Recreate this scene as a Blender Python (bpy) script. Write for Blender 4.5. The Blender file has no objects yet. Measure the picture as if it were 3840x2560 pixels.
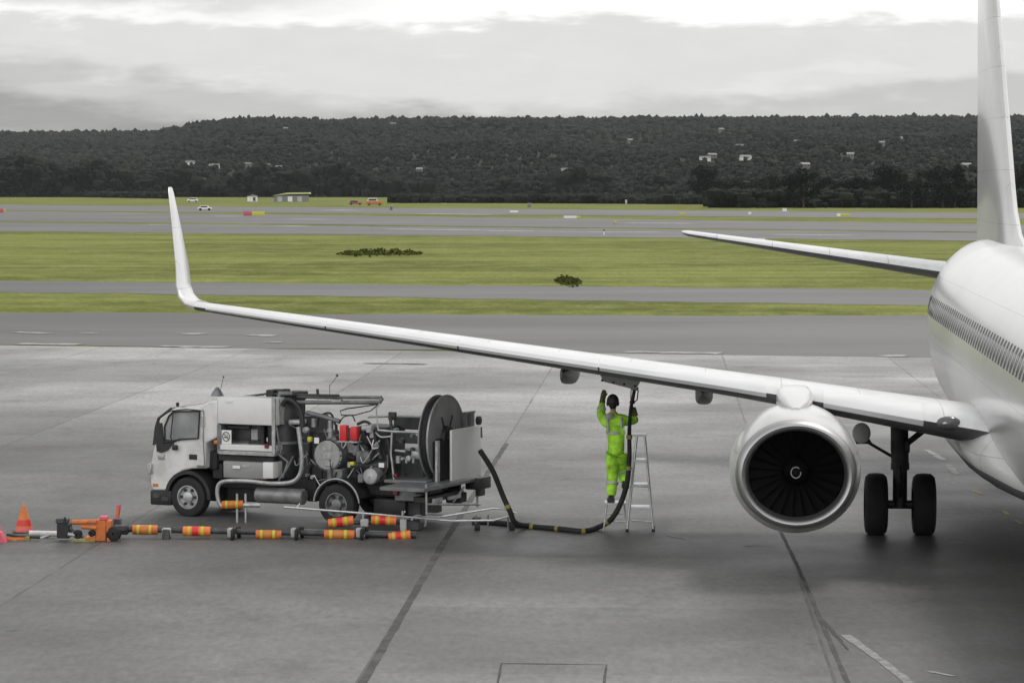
import bpy, bmesh, math, random
from mathutils import Vector, Matrix
from math import sin, cos, pi, radians, sqrt, atan2
random.seed(7)
SC = bpy.context.scene
COL = SC.collection
# ------------------------------------------------------------------ camera
F = 11200.0; H = 6.3; PH = math.atan(580.0 / F)
cam_d = bpy.data.cameras.new('camera'); cam = bpy.data.objects.new('camera', cam_d); COL.objects.link(cam)
cam.location = (0, 0, H); cam.rotation_euler = (pi / 2 - PH, 0, 0)
cam_d.sensor_width = 36; cam_d.sensor_fit = 'HORIZONTAL'; cam_d.lens = 36 * F / 3840
cam_d.clip_start = 0.5; cam_d.clip_end = 20000
SC.camera = cam
# ------------------------------------------------------------------ world, sun, exposure
SUN_EL, SUN_AZ = radians(54), radians(34)
w = bpy.data.worlds.new('World'); SC.world = w; w.use_nodes = True
nt = w.node_tree; nt.nodes.clear()
def N(t, typ, **kw):
    n = t.nodes.new(typ)
    for k, v in kw.items(): setattr(n, k, v)
    return n
def M2(t, op, a, b=None, c=None, clamp=False):
    n = N(t, 'ShaderNodeMath', operation=op, use_clamp=clamp)
    for i, v in enumerate((a, b, c)):
        if v is None: continue
        if isinstance(v, (int, float)): n.inputs[i].default_value = v
        else: t.links.new(v, n.inputs[i])
    return n.outputs[0]
def smooth(t, v, lo, hi, a=0.0, b=1.0):
    n = N(t, 'ShaderNodeMapRange', interpolation_type='SMOOTHSTEP')
    t.links.new(v, n.inputs[0])
    for i, x in zip((1, 2, 3, 4), (lo, hi, a, b)): n.inputs[i].default_value = x
    return n.outputs[0]
tc = N(nt, 'ShaderNodeTexCoord'); sp = N(nt, 'ShaderNodeSeparateXYZ'); nt.links.new(tc.outputs['Generated'], sp.inputs[0])
X_, Y_, Z_ = sp.outputs
def wnoise(sx, sz, scale, det=5, off=0.0):
    mp = N(nt, 'ShaderNodeMapping'); nt.links.new(tc.outputs['Generated'], mp.inputs[0])
    mp.inputs['Scale'].default_value = (sx, sx, sz); mp.inputs['Location'].default_value = (off, off * 2, off)
    n = N(nt, 'ShaderNodeTexNoise'); n.inputs['Scale'].default_value = scale; n.inputs['Detail'].default_value = det
    n.inputs['Roughness'].default_value = 0.55
    nt.links.new(mp.outputs[0], n.inputs['Vector']); return M2(nt, 'SUBTRACT', n.outputs[0], 0.5)
n1 = wnoise(1, 5.5, 15); n2 = wnoise(1, 3.4, 48, 9, 3.1); n3 = wnoise(1, 2.2, 3.0, 6, 1.7)
wob = M2(nt, 'ADD', M2(nt, 'MULTIPLY', n1, 0.018), M2(nt, 'MULTIPLY', n2, 0.013))
d1 = M2(nt, 'ADD', M2(nt, 'ADD', M2(nt, 'MULTIPLY_ADD', X_, 0.156, -0.0063), Z_), wob)
d2 = M2(nt, 'ADD', M2(nt, 'ADD', M2(nt, 'MULTIPLY_ADD', X_, 0.142, -0.0205), Z_), wob)
d3 = M2(nt, 'ADD', M2(nt, 'ADD', M2(nt, 'MULTIPLY_ADD', X_, -0.06, -0.0257), Z_), wob)
f1 = smooth(nt, d1, -0.005, 0.004, 0.60, 1.0)
f2 = smooth(nt, d2, -0.004, 0.004, 0.74, 1.0)
f3 = smooth(nt, d3, -0.004, 0.004, 0.76, 1.0)
top = smooth(nt, M2(nt, 'ADD', Z_, M2(nt, 'MULTIPLY', wob, 0.9)), 0.0525, 0.0565, 0.0, 0.34)
# cloud bank in the top left corner is greyer again
lf = M2(nt, 'MULTIPLY', smooth(nt, X_, -0.10, -0.02, 1.0, 0.0), smooth(nt, M2(nt, 'ADD', Z_, wob), 0.054, 0.062, 0.0, 0.36))
streak = M2(nt, 'ADD', M2(nt, 'MULTIPLY', n2, 0.09), M2(nt, 'MULTIPLY', smooth(nt, n1, 0.05, 0.15), 0.06))
base = M2(nt, 'MULTIPLY', M2(nt, 'MULTIPLY', f1, f2), f3)
v = M2(nt, 'MULTIPLY', base, 0.78)
v = M2(nt, 'ADD', v, M2(nt, 'ADD', top, M2(nt, 'SUBTRACT', streak, lf)))
lfb = M2(nt, 'MULTIPLY', smooth(nt, M2(nt, 'ADD', M2(nt, 'MULTIPLY', X_, -0.5), M2(nt, 'MULTIPLY', Y_, -0.75)), -0.05, 0.85, 0.0, 0.85), smooth(nt, Z_, 0.0, 0.08))
hi = M2(nt, 'ADD', smooth(nt, Z_, 0.08, 0.5, 0.0, -0.20), lfb)
v = M2(nt, 'ADD', v, hi)
hiN = M2(nt, 'MULTIPLY', n3, smooth(nt, Z_, 0.07, 0.3, 0.0, 1.1))
v = M2(nt, 'MAXIMUM', M2(nt, 'ADD', v, hiN), 0.12)
v = M2(nt, 'MULTIPLY', v, smooth(nt, Z_, -0.10, 0.0, 0.35, 1.0))
cc = N(nt, 'ShaderNodeCombineColor')
nt.links.new(M2(nt, 'MULTIPLY', v, 1.0), cc.inputs[0]); nt.links.new(M2(nt, 'MULTIPLY', v, 0.995), cc.inputs[1]); nt.links.new(M2(nt, 'MULTIPLY', v, 0.985), cc.inputs[2])
bgC = N(nt, 'ShaderNodeBackground'); nt.links.new(cc.outputs[0], bgC.inputs[0]); bgC.inputs[1].default_value = 1.0
sky = N(nt, 'ShaderNodeTexSky', sky_type='NISHITA', sun_disc=False, sun_elevation=SUN_EL, sun_rotation=SUN_AZ)
bgS = N(nt, 'ShaderNodeBackground'); nt.links.new(sky.outputs[0], bgS.inputs[0]); bgS.inputs[1].default_value = 0.1
mx = N(nt, 'ShaderNodeMixShader'); mx.inputs[0].default_value = 0.93
nt.links.new(bgS.outputs[0], mx.inputs[1]); nt.links.new(bgC.outputs[0], mx.inputs[2])
wo = N(nt, 'ShaderNodeOutputWorld'); nt.links.new(mx.outputs[0], wo.inputs[0])
sl = bpy.data.lights.new('sun', 'SUN'); so = bpy.data.objects.new('sun', sl); COL.objects.link(so)
sl.energy = 1.5; sl.angle = radians(13); sl.color = (1, 0.97, 0.92)
sd = Vector((sin(SUN_AZ) * cos(SUN_EL), cos(SUN_AZ) * cos(SUN_EL), sin(SUN_EL)))   # towards the sun
so.rotation_euler = (-sd).to_track_quat('-Z', 'Y').to_euler()
SC.view_settings.view_transform = 'Standard'; SC.view_settings.look = 'None'
SC.view_settings.exposure = 0.0; SC.view_settings.gamma = 1.0; SC.view_settings.use_curve_mapping = False
SC.render.film_transparent = False
SC.cycles.max_bounces = 6; SC.cycles.volume_bounces = 0

# ------------------------------------------------------------------ helpers
def ray(px, py):
    a = (px - 1920) / F; b = (1280 - py) / F
    return Vector((a, cos(PH) + b * sin(PH), -sin(PH) + b * cos(PH)))
def G(px, py, z=0.0):          # ground point seen in the photograph at px, py
    d = ray(px, py); t = (z - H) / d.z
    return Vector((d.x * t, d.y * t, z))
def W(px, py, Y):              # point at depth Y
    d = ray(px, py); t = Y / d.y
    return Vector((d.x * t, Y, H + d.z * t))

class MB:
    def __init__(s): s.v = []; s.f = []; s.sm = []
    def add(s, vs, fs, smooth=False):
        o = len(s.v); s.v += [tuple(x) for x in vs]; s.f += [tuple(i + o for i in f) for f in fs]; s.sm += [smooth] * len(fs)
        return s
    def box(s, c, d, rot=None, bev=0.0):
        bm = bmesh.new(); bmesh.ops.create_cube(bm, size=1.0)
        bmesh.ops.scale(bm, vec=d, verts=bm.verts)
        b = min(bev if bev else 0.12 * min(d), 0.3 * min(d)); b = min(b, 0.02) if not bev else b
        bmesh.ops.bevel(bm, geom=list(bm.edges), offset=b, segments=2 if bev else 1, affect='EDGES', profile=0.5)
        m = Matrix.Translation(Vector(c))
        if rot is not None: m = m @ rot.to_4x4()
        bm.transform(m); bm.verts.index_update()
        s.add([v.co[:] for v in bm.verts], [[v.index for v in f.verts] for f in bm.faces]); bm.free(); return s
    def bb(s, a, b, bev=0.0):   # box by two corners
        a, b = Vector(a), Vector(b); return s.box((a + b) / 2, [abs(x) for x in (b - a)], bev=bev)
    def cyl(s, p, q, r, r2=None, n=16, cap=True, smooth=True):
        p, q = Vector(p), Vector(q); r2 = r if r2 is None else r2
        z = (q - p).normalized(); x = z.orthogonal().normalized(); y = z.cross(x)
        vs = []
        for c, rr in ((p, r), (q, r2)):
            for i in range(n):
                a = 2 * pi * i / n; vs.append(c + x * cos(a) * rr + y * sin(a) * rr)
        s.add(vs, [(i, (i + 1) % n, n + (i + 1) % n, n + i) for i in range(n)], smooth)
        if cap: s.add(vs, [tuple(range(n))[::-1], tuple(range(n, 2 * n))])
        return s
    def tube(s, pts, r, n=10, closed=False):
        pts = [Vector(p) for p in pts]; m = len(pts); rs = r if isinstance(r, (list, tuple)) else [r] * m
        vs = []; up = None
        for i, p in enumerate(pts):
            if closed: t = pts[(i + 1) % m] - pts[i - 1]
            else: t = pts[min(i + 1, m - 1)] - pts[max(i - 1, 0)]
            t.normalize()
            if up is None: up = t.orthogonal().normalized()
            up = (up - t * up.dot(t)).normalized(); y = t.cross(up)
            for k in range(n):
                a = 2 * pi * k / n; vs.append(p + (up * cos(a) + y * sin(a)) * rs[i])
        fs = []
        for i in range(m if closed else m - 1):
            j = (i + 1) % m
            for k in range(n):
                fs.append((i * n + k, i * n + (k + 1) % n, j * n + (k + 1) % n, j * n + k))
        s.add(vs, fs, True)
        if not closed: s.add(vs, [tuple(range(n))[::-1], tuple(range((m - 1) * n, m * n))])
        return s
    def lathe(s, prof, c=(0, 0, 0), ax=(1, 0, 0), n=32, up=(0, 0, 1), fz=None):   # prof: (along, radius)
        c = Vector(c); ax = Vector(ax).normalized(); u = Vector(up) if abs(ax.dot(Vector(up))) < .95 else Vector((1, 0, 0)); u = (u - ax * u.dot(ax)).normalized(); v = ax.cross(u)
        vs = []
        for pr in prof:
            h, r = pr[:2]; sz = pr[2] if len(pr) > 2 else 1
            for i in range(n):
                a = 2 * pi * i / n; q = u * cos(a) * sz * (fz(cos(a)) if fz else 1) + v * sin(a)
                vs.append(c + ax * h + q * r)
        fs = []
        for j in range(len(prof) - 1):
            for i in range(n): fs.append((j * n + i, j * n + (i + 1) % n, (j + 1) * n + (i + 1) % n, (j + 1) * n + i))
        return s.add(vs, fs, True)
    def prism(s, poly, ax, lo, hi):    # poly of 2-tuples in the plane normal to axis index ax
        def P(p, h):
            q = list(p); q.insert(ax, h); return tuple(q)
        n = len(poly); vs = [P(p, lo) for p in poly] + [P(p, hi) for p in poly]
        return s.add(vs, [tuple(range(n))[::-1], tuple(range(n, 2 * n))] + [(i, (i + 1) % n, n + (i + 1) % n, n + i) for i in range(n)])
    def loft(s, secs, cap=True, smooth=True):
        n = len(secs[0]); vs = [p for q in secs for p in q]; fs = []
        for j in range(len(secs) - 1):
            for i in range(n): fs.append((j * n + i, j * n + (i + 1) % n, (j + 1) * n + (i + 1) % n, (j + 1) * n + i))
        s.add(vs, fs, smooth)
        if cap: s.add([Vector(p) for p in secs[0]], [tuple(range(n))[::-1]]); s.add([Vector(p) for p in secs[-1]], [tuple(range(n))])
        return s
    def ball(s, c, r, n=12, m=8):
        c = Vector(c); r = Vector(r if isinstance(r, (tuple, list)) else (r, r, r)); vs = []
        for j in range(m + 1):
            ph = pi * j / m
            for i in range(n):
                a = 2 * pi * i / n; vs.append(c + Vector((r.x * sin(ph) * cos(a), r.y * sin(ph) * sin(a), r.z * cos(ph))))
        fs = [(j * n + i, j * n + (i + 1) % n, (j + 1) * n + (i + 1) % n, (j + 1) * n + i) for j in range(m) for i in range(n)]
        return s.add(vs, fs, True)
    def build(s, name, m, parent=None, fix=True):
        me = bpy.data.meshes.new(name); me.from_pydata(s.v, [], s.f)
        me.polygons.foreach_set('use_smooth', s.sm)
        if fix:
            bm = bmesh.new(); bm.from_mesh(me); bmesh.ops.remove_doubles(bm, verts=bm.verts, dist=1e-5)
            bmesh.ops.recalc_face_normals(bm, faces=bm.faces); bm.to_mesh(me); bm.free()
        me.set_sharp_from_angle(angle=radians(38))
        me.materials.append(m); o = bpy.data.objects.new(name, me); COL.objects.link(o)
        if parent: o.parent = parent
        return o
def tag(o, label=None, cat=None, group=None, kind=None):
    if label: o['label'] = label
    if cat: o['category'] = cat
    if group: o['group'] = group
    if kind: o['kind'] = kind
    return o
def empty(name, loc=(0, 0, 0), rz=0.0, label=None, cat=None, group=None):
    o = bpy.data.objects.new(name, None); COL.objects.link(o); o.location = loc; o.rotation_euler = (0, 0, rz); o.empty_display_size = 0.3
    return tag(o, label, cat, group)
def copy_tree(o, parent=None):
    c = o.copy(); COL.objects.link(c)
    if parent: c.parent = parent
    for ch in [x for x in ALLCH.get(o.name, [])]: copy_tree(ch, c)
    return c
ALLCH = {}
def index_children(root):
    ALLCH[root.name] = list(root.children)
    for c in root.children: index_children(c)
def curve_pts(pts, k=8):       # Catmull-Rom
    P = [Vector(p) for p in pts]; P = [P[0] * 2 - P[1]] + P + [P[-1] * 2 - P[-2]]; out = []
    for i in range(1, len(P) - 2):
        for j in range(k):
            t = j / k; a, b, c, d = P[i - 1], P[i], P[i + 1], P[i + 2]
            out.append(0.5 * ((2 * b) + (c - a) * t + (2 * a - 5 * b + 4 * c - d) * t * t + (3 * b - a - 3 * c + d) * t ** 3))
    out.append(P[-2]); return out

# ------------------------------------------------------------------ materials
def mat(name, col, rough=0.6, metal=0.0, var=0.12, scale=3.0, coat=0.0, bump=0.0, spec=0.5, dirt=None, dirt_amt=0.0, dscale=1.2, stretch=(1, 1, 1), panel=None):
    m = bpy.data.materials.new(name); m.use_nodes = True; t = m.node_tree; b = t.nodes['Principled BSDF']
    b.inputs['Roughness'].default_value = rough; b.inputs['Metallic'].default_value = metal
    b.inputs['Specular IOR Level'].default_value = spec; b.inputs['Coat Weight'].default_value = coat; b.inputs['Coat Roughness'].default_value = 0.12
    tc = N(t, 'ShaderNodeTexCoord'); mp = N(t, 'ShaderNodeMapping'); mp.inputs['Scale'].default_value = stretch
    t.links.new(tc.outputs['Object'], mp.inputs[0])
    n = N(t, 'ShaderNodeTexNoise'); n.inputs['Scale'].default_value = scale; n.inputs['Detail'].default_value = 6; t.links.new(mp.outputs[0], n.inputs['Vector'])
    mr = N(t, 'ShaderNodeMapRange'); t.links.new(n.outputs[0], mr.inputs[0])
    mr.inputs[1].default_value = 0.3; mr.inputs[2].default_value = 0.7; mr.inputs[3].default_value = 1 - var; mr.inputs[4].default_value = 1 + var
    mm = N(t, 'ShaderNodeMix', data_type='RGBA', blend_type='MULTIPLY'); mm.inputs[0].default_value = 1
    mm.inputs[6].default_value = (*col, 1); t.links.new(mr.outputs[0], mm.inputs[7]); out = mm.outputs[2]
    if dirt:
        n2 = N(t, 'ShaderNodeTexNoise'); n2.inputs['Scale'].default_value = dscale; n2.inputs['Detail'].default_value = 8; n2.inputs['Roughness'].default_value = 0.65
        t.links.new(mp.outputs[0], n2.inputs['Vector'])
        mk = N(t, 'ShaderNodeMapRange'); t.links.new(n2.outputs[0], mk.inputs[0]); mk.inputs[1].default_value = 0.48; mk.inputs[2].default_value = 0.68; mk.inputs[4].default_value = dirt_amt
        m3 = N(t, 'ShaderNodeMix', data_type='RGBA'); t.links.new(mk.outputs[0], m3.inputs[0]); t.links.new(out, m3.inputs[6]); m3.inputs[7].default_value = (*dirt, 1); out = m3.outputs[2]
    if panel:
        sx = N(t, 'ShaderNodeSeparateXYZ'); t.links.new(tc.outputs['Object'], sx.inputs[0]); acc = None
        for axis, step, wd, off in panel:
            fr = M2(t, 'FRACT', M2(t, 'DIVIDE', M2(t, 'ADD', sx.outputs[axis], 100 * step + off), step)); e = M2(t, 'MULTIPLY', M2(t, 'MINIMUM', fr, M2(t, 'SUBTRACT', 1.0, fr)), step)
            q = smooth(t, e, wd * .6, wd, 1.0, 0.0); acc = q if acc is None else M2(t, 'MAXIMUM', acc, q)
        m4 = N(t, 'ShaderNodeMix', data_type='RGBA'); t.links.new(M2(t, 'MULTIPLY', acc, .45), m4.inputs[0]); t.links.new(out, m4.inputs[6]); m4.inputs[7].default_value = (.12, .12, .12, 1); out = m4.outputs[2]
    t.links.new(out, b.inputs['Base Color'])
    if bump:
        bp = N(t, 'ShaderNodeBump'); bp.inputs['Strength'].default_value = bump; bp.inputs['Distance'].default_value = 0.01
        t.links.new(n.outputs[0], bp.inputs['Height']); t.links.new(bp.outputs[0], b.inputs['Normal'])
    return m
WHITE = mat('white_paint', (0.63, 0.63, 0.625), 0.28, var=0.03, scale=0.7, coat=0.5, dirt=(0.44, 0.44, 0.42), dirt_amt=0.35, stretch=(0.3, 1, 1), panel=[(0, 1.53, .009, .4), (2, 1.16, .008, .30)])
WINGM = mat('wing_grey_paint', (0.70, 0.705, 0.71), 0.28, var=0.05, scale=1.5, coat=0.3, dirt=(0.40, 0.40, 0.39), dirt_amt=0.45, stretch=(.5, 1.2, 1), panel=[(1, 1.31, .012, .2)])
SLATM = mat('polished_slat_metal', (0.72, 0.725, 0.73), 0.3, 0.05, var=0.05, scale=2, stretch=(1, 0.4, 1))
LIPM = mat('polished_inlet_metal', (0.46, 0.46, 0.46), 0.42, 1.0, var=0.04, scale=3)
DUCTM = mat('inlet_duct_lining', (0.015, 0.015, 0.016), 0.7, var=0.1)
FANM = mat('fan_blade_metal', (0.008, 0.008, 0.009), 0.6, 0.1, var=0.1)
SPINM = mat('spinner_black', (0.008, 0.008, 0.008), 0.7, var=0.1, spec=.2)
FAIRM = mat('grey_fairing_paint', (0.075, 0.075, 0.078), 0.45, var=0.1, scale=4)
LOWM = mat('lower_skin_shade', (0.11, 0.111, 0.115), 0.5, var=0.15, scale=2)  # underside shade of wing and tailplane painted in as a darker colour
UNDERM = mat('grey_panel', (0.42, 0.42, 0.415), 0.5, var=0.08, scale=4)
CABW = mat('cabin_window', (0.085, 0.088, 0.09), 0.15, var=.3, scale=2)
RUBBER = mat('black_rubber', (0.018, 0.018, 0.019), 0.8, var=0.25, scale=6, bump=0.3)
GEARM = mat('dark_gear_metal', (0.035, 0.035, 0.037), 0.5, 0.3, var=0.3, scale=8)
GLASSD = mat('dark_window_glass', (0.03, 0.035, 0.04), 0.06, var=0.05, spec=0.8)
BLACK = mat('black_paint', (0.02, 0.02, 0.021), 0.55, var=0.3, scale=5, dirt=(0.08, 0.078, 0.07), dirt_amt=0.5)
DGREY = mat('dark_grey_steel', (0.055, 0.057, 0.06), 0.5, 0.2, var=0.35, scale=6, dirt=(0.13, 0.12, 0.11), dirt_amt=0.5, dscale=4)
MGREY = mat('mid_grey_steel', (0.20, 0.205, 0.21), 0.45, 0.3, var=0.25, scale=6, dirt=(0.08, 0.075, 0.07), dirt_amt=0.5, dscale=4)
LGREY = mat('galvanised_steel', (0.46, 0.47, 0.47), 0.4, 0.5, var=0.2, scale=9, dirt=(0.2, 0.19, 0.18), dirt_amt=0.5, dscale=5)
ALU = mat('aluminium', (0.6, 0.61, 0.62), 0.35, 0.7, var=0.15, scale=9, dirt=(0.25, 0.25, 0.24), dirt_amt=0.4, dscale=6)
TWHITE = mat('truck_white_paint', (0.70, 0.70, 0.69), 0.35, var=0.05, scale=2, coat=0.2, dirt=(0.36, 0.35, 0.32), dirt_amt=0.5, dscale=2.5)
TPANEL = mat('cabinet_grey_paint', (0.74, 0.74, 0.73), 0.4, var=0.05, scale=2, dirt=(0.58, 0.57, 0.55), dirt_amt=0.4, dscale=2)
ORANGE = mat('orange_paint', (0.62, 0.17, 0.035), 0.5, var=0.15, scale=7, dirt=(0.25, 0.09, 0.04), dirt_amt=0.6, dscale=5)
BORANGE = mat('bright_orange_plastic', (0.80, 0.20, 0.04), 0.45, var=0.08, scale=7, dirt=(0.4, 0.12, 0.05), dirt_amt=0.4, dscale=6)
RED = mat('red_paint', (0.62, 0.03, 0.03), 0.4, var=0.1)
DRED = mat('dark_red_paint', (0.16, 0.012, 0.03), 0.5, var=0.1)
YEL = mat('yellow_green_tape', (0.55, 0.52, 0.04), 0.5, var=0.1)
HOSEY = mat('dull_yellow_band', (0.26, 0.24, 0.05), 0.6, var=0.2, scale=12)
PINK = mat('faded_pink_red_plastic', (0.72, 0.12, 0.18), 0.5, var=0.1)
AMBER = mat('amber_lens', (0.55, 0.20, 0.04), 0.3, var=0.05)
WPLAIN = mat('plain_white', (0.78, 0.78, 0.77), 0.5, var=0.04)

# ================================================================== SETTING
GR0 = mat('x', (0, 0, 0))  # placeholder removed below
bpy.data.materials.remove(GR0)
def ground_mat(name, kind):
    m = bpy.data.materials.new(name); m.use_nodes = True; t = m.node_tree; b = t.nodes['Principled BSDF']
    tc = N(t, 'ShaderNodeTexCoord')
    def noise(scale, det=5, st=(1, 1, 1), rot=0.0, rough=0.55, src=None):
        mp = N(t, 'ShaderNodeMapping'); mp.inputs['Scale'].default_value = st; mp.inputs['Rotation'].default_value = (0, 0, rot)
        t.links.new(tc.outputs['Object'], mp.inputs[0])
        n = N(t, 'ShaderNodeTexNoise'); n.inputs['Scale'].default_value = scale; n.inputs['Detail'].default_value = det; n.inputs['Roughness'].default_value = rough
        t.links.new(mp.outputs[0], n.inputs['Vector']); return n.outputs[0]
    def mix(fac, a, bb_):
        n = N(t, 'ShaderNodeMix', data_type='RGBA')
        for i, v in ((0, fac), (6, a), (7, bb_)):
            if isinstance(v, (int, float)): n.inputs[i].default_value = v
            elif isinstance(v, tuple): n.inputs[i].default_value = (*v, 1)
            else: t.links.new(v, n.inputs[i])
        return n.outputs[2]
    def mulc(c, v):
        n = N(t, 'ShaderNodeMix', data_type='RGBA', blend_type='MULTIPLY'); n.inputs[0].default_value = 1
        t.links.new(c, n.inputs[6]); t.links.new(v, n.inputs[7]); return n.outputs[2]
    if kind == 'grass':
        a = smooth(t, noise(0.06, 8, (0.45, 0.6, 1), rough=0.7), 0.38, 0.62)
        c = mix(a, (0.095, 0.112, 0.018), (0.175, 0.20, 0.045))
        a2 = smooth(t, noise(0.45, 7, (0.8, 0.4, 1), rough=0.75), 0.42, 0.66); c = mix(M2(t, 'MULTIPLY', a2, 0.55), c, (0.25, 0.245, 0.085))
        mow = N(t, 'ShaderNodeTexWave', wave_type='BANDS', bands_direction='Y'); mow.inputs['Scale'].default_value = 0.035; mow.inputs['Distortion'].default_value = 1.5; t.links.new(tc.outputs['Object'], mow.inputs[0]); c = mulc(c, smooth(t, mow.outputs['Fac'], 0.2, 0.8, 0.92, 1.08))
        a3 = smooth(t, noise(0.012, 4, (0.6, 1, 1)), 0.52, 0.7); c = mix(M2(t, 'MULTIPLY', a3, 0.6), c, (0.11, 0.13, 0.03))
        t.links.new(mulc(c, smooth(t, noise(3.0, 7, (1, 0.3, 1), rough=0.8), 0.3, 0.7, 0.72, 1.28)), b.inputs['Base Color'])
        b.inputs['Roughness'].default_value = 0.95; b.inputs['Specular IOR Level'].default_value = 0.1
    elif kind == 'concrete':
        th = 0.0508
        sep = N(t, 'ShaderNodeSeparateXYZ'); mp = N(t, 'ShaderNodeMapping'); mp.inputs['Rotation'].default_value = (0, 0, th)
        t.links.new(tc.outputs['Object'], mp.inputs[0]); t.links.new(mp.outputs[0], sep.inputs[0])
        U = M2(t, 'DIVIDE', M2(t, 'ADD', sep.outputs[0], 600 * 6.06 + JU), 6.06); V = M2(t, 'DIVIDE', M2(t, 'ADD', sep.outputs[1], 6000 + JV), 6.06)
        def joint(q, wd):
            fr = M2(t, 'FRACT', q); e = M2(t, 'MINIMUM', fr, M2(t, 'SUBTRACT', 1.0, fr)); return smooth(t, e, wd * 0.5, wd, 1.0, 0.0)
        wn = N(t, 'ShaderNodeTexWhiteNoise', noise_dimensions='2D'); cb = N(t, 'ShaderNodeCombineXYZ')
        t.links.new(M2(t, 'FLOOR', U), cb.inputs[0]); t.links.new(M2(t, 'FLOOR', V), cb.inputs[1]); t.links.new(cb.outputs[0], wn.inputs['Vector'])
        a = smooth(t, noise(0.13, 7, (0.8, 0.8, 1), rough=0.66), 0.36, 0.64)
        c = mix(a, (0.125, 0.124, 0.121), (0.180, 0.179, 0.175))
        c = mulc(c, M2(t, 'MULTIPLY_ADD', wn.outputs['Value'], 0.30, 0.85))
        # stained stands and cleaner lane beyond; far grazing sheen also painted into the albedo
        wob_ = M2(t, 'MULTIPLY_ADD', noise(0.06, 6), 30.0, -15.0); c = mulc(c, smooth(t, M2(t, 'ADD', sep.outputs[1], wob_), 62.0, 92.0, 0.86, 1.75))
        st = smooth(t, noise(0.45, 8, (0.9, 0.7, 1), rough=0.72), 0.52, 0.72); c = mix(M2(t, 'MULTIPLY', st, 0.55), c, (0.062, 0.061, 0.058))
        st2 = smooth(t, noise(2.0, 8, (1, 0.6, 1), rough=0.75), 0.58, 0.72); c = mix(M2(t, 'MULTIPLY', st2, 0.45), c, (0.055, 0.054, 0.052))
        lt = smooth(t, noise(1.0, 8, (0.9, 0.6, 1), 0.2, rough=0.75), 0.60, 0.76); c = mix(M2(t, 'MULTIPLY', lt, 0.5), c, (0.21, 0.21, 0.205))
        c = mulc(c, smooth(t, noise(9, 6, (1, 0.3, 1), rough=0.8), 0.3, 0.7, 0.78, 1.22))
        spt = smooth(t, noise(1.6, 3, (1, 1, 1)), 0.70, 0.76); c = mix(M2(t, 'MULTIPLY', spt, 0.6), c, (0.04, 0.04, 0.038))
        big = smooth(t, noise(0.055, 4, (1.0, 0.8, 1)), 0.44, 0.58, 0.72, 1.14); c = mulc(c, big)
        brk = smooth(t, noise(0.7, 4), 0.35, 0.6, 0.35, 1.0)
        j = M2(t, 'MULTIPLY', M2(t, 'MAXIMUM', M2(t, 'MULTIPLY', joint(U, 0.0052), 0.75), M2(t, 'MULTIPLY', joint(V, 0.004), 0.30)), brk)
        c = mix(j, c, (0.035, 0.034, 0.033))
        t.links.new(c, b.inputs['Base Color'])
        t.links.new(smooth(t, noise(0.35, 6, (0.8, .8, 1)), 0.3, 0.7, 0.46, 0.60), b.inputs['Roughness'])
        b.inputs['Specular IOR Level'].default_value = 0.38
        bp = N(t, 'ShaderNodeBump'); bp.inputs['Strength'].default_value = 0.08; bp.inputs['Distance'].default_value = 0.01
        t.links.new(noise(30, 4), bp.inputs['Height']); t.links.new(bp.outputs[0], b.inputs['Normal'])
    else:
        a = smooth(t, noise(0.06, 7, (0.3, 1, 1), rough=0.65), 0.36, 0.64)
        lo, hi_ = ((0.10, 0.099, 0.097), (0.145, 0.144, 0.141))
        c = mix(a, lo, hi_)
        st = smooth(t, noise(0.5, 7, (0.15, 1, 1), rough=0.7), 0.55, 0.72); c = mix(M2(t, 'MULTIPLY', st, 0.5), c, (0.10, 0.10, 0.098))
        t.links.new(mulc(c, smooth(t, noise(9, 4), 0.3, 0.7, 0.9, 1.1)), b.inputs['Base Color'])
        b.inputs['Roughness'].default_value = 0.65; b.inputs['Specular IOR Level'].default_value = 0.35
    return m
# slab grid: joints run towards (2490, 700) in the picture
th = 0.0508
def rot2(p): return (p.x * cos(th) - p.y * sin(th), p.x * sin(th) + p.y * cos(th))
JU = -rot2(G(1662, 2040))[0]; JV = -rot2(G(1480, 1366))[1]
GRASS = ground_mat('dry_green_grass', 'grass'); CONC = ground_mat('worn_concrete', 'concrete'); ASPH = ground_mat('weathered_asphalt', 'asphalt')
def sheet(name, pts, z, m):
    if m is ASPH:
        a_, b_, c_, d_ = [Vector((p[0], p[1], 0)) for p in pts]; k = max(8, int((b_ - a_).length / 1.5)); vs = []; rn = random.Random(int(a_.y * 7)); w1 = w2 = 0
        for i in range(k + 1):
            w1 = w1 * .6 + rn.gauss(0, .22) * (1 + a_.y / 250); w2 = w2 * .6 + rn.gauss(0, .22) * (1 + d_.y / 250)
            vs += [a_.lerp(b_, i / k) + Vector((0, w1, z)), d_.lerp(c_, i / k) + Vector((0, w2, z))]
        o = MB().add(vs, [(2 * i, 2 * i + 2, 2 * i + 3, 2 * i + 1) for i in range(k)]).build(name, m, fix=False); return tag(o, kind='structure')
    o = MB().add([(p[0], p[1], z) for p in pts], [tuple(range(len(pts)))]).build(name, m, fix=False)
    return tag(o, kind='structure')
sheet('ground', [(-6000, -300), (6000, -300), (6000, 9000), (-6000, 9000)], 0.0, GRASS)
def strip(name, yl0, yr0, yl1, yr1, z, m, pl=0, pr=3840, ext=1.2):
    # band between two slanted lines: near edge through (0,yl0),(3840,yr0), far edge through (0,yl1),(3840,yr1)
    def line(ya, yb):
        a, b = G(0, ya), G(3840, yb)
        A = a + (b - a) * ((pl / 3840) if pl > 0 else -ext); B = a + (b - a) * ((pr / 3840) if pr < 3840 else 1 + ext)
        return A, B
    a, b = line(yl0, yr0); c, d = line(yl1, yr1)
    return sheet(name, [a, b, d, c], z, m)
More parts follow.
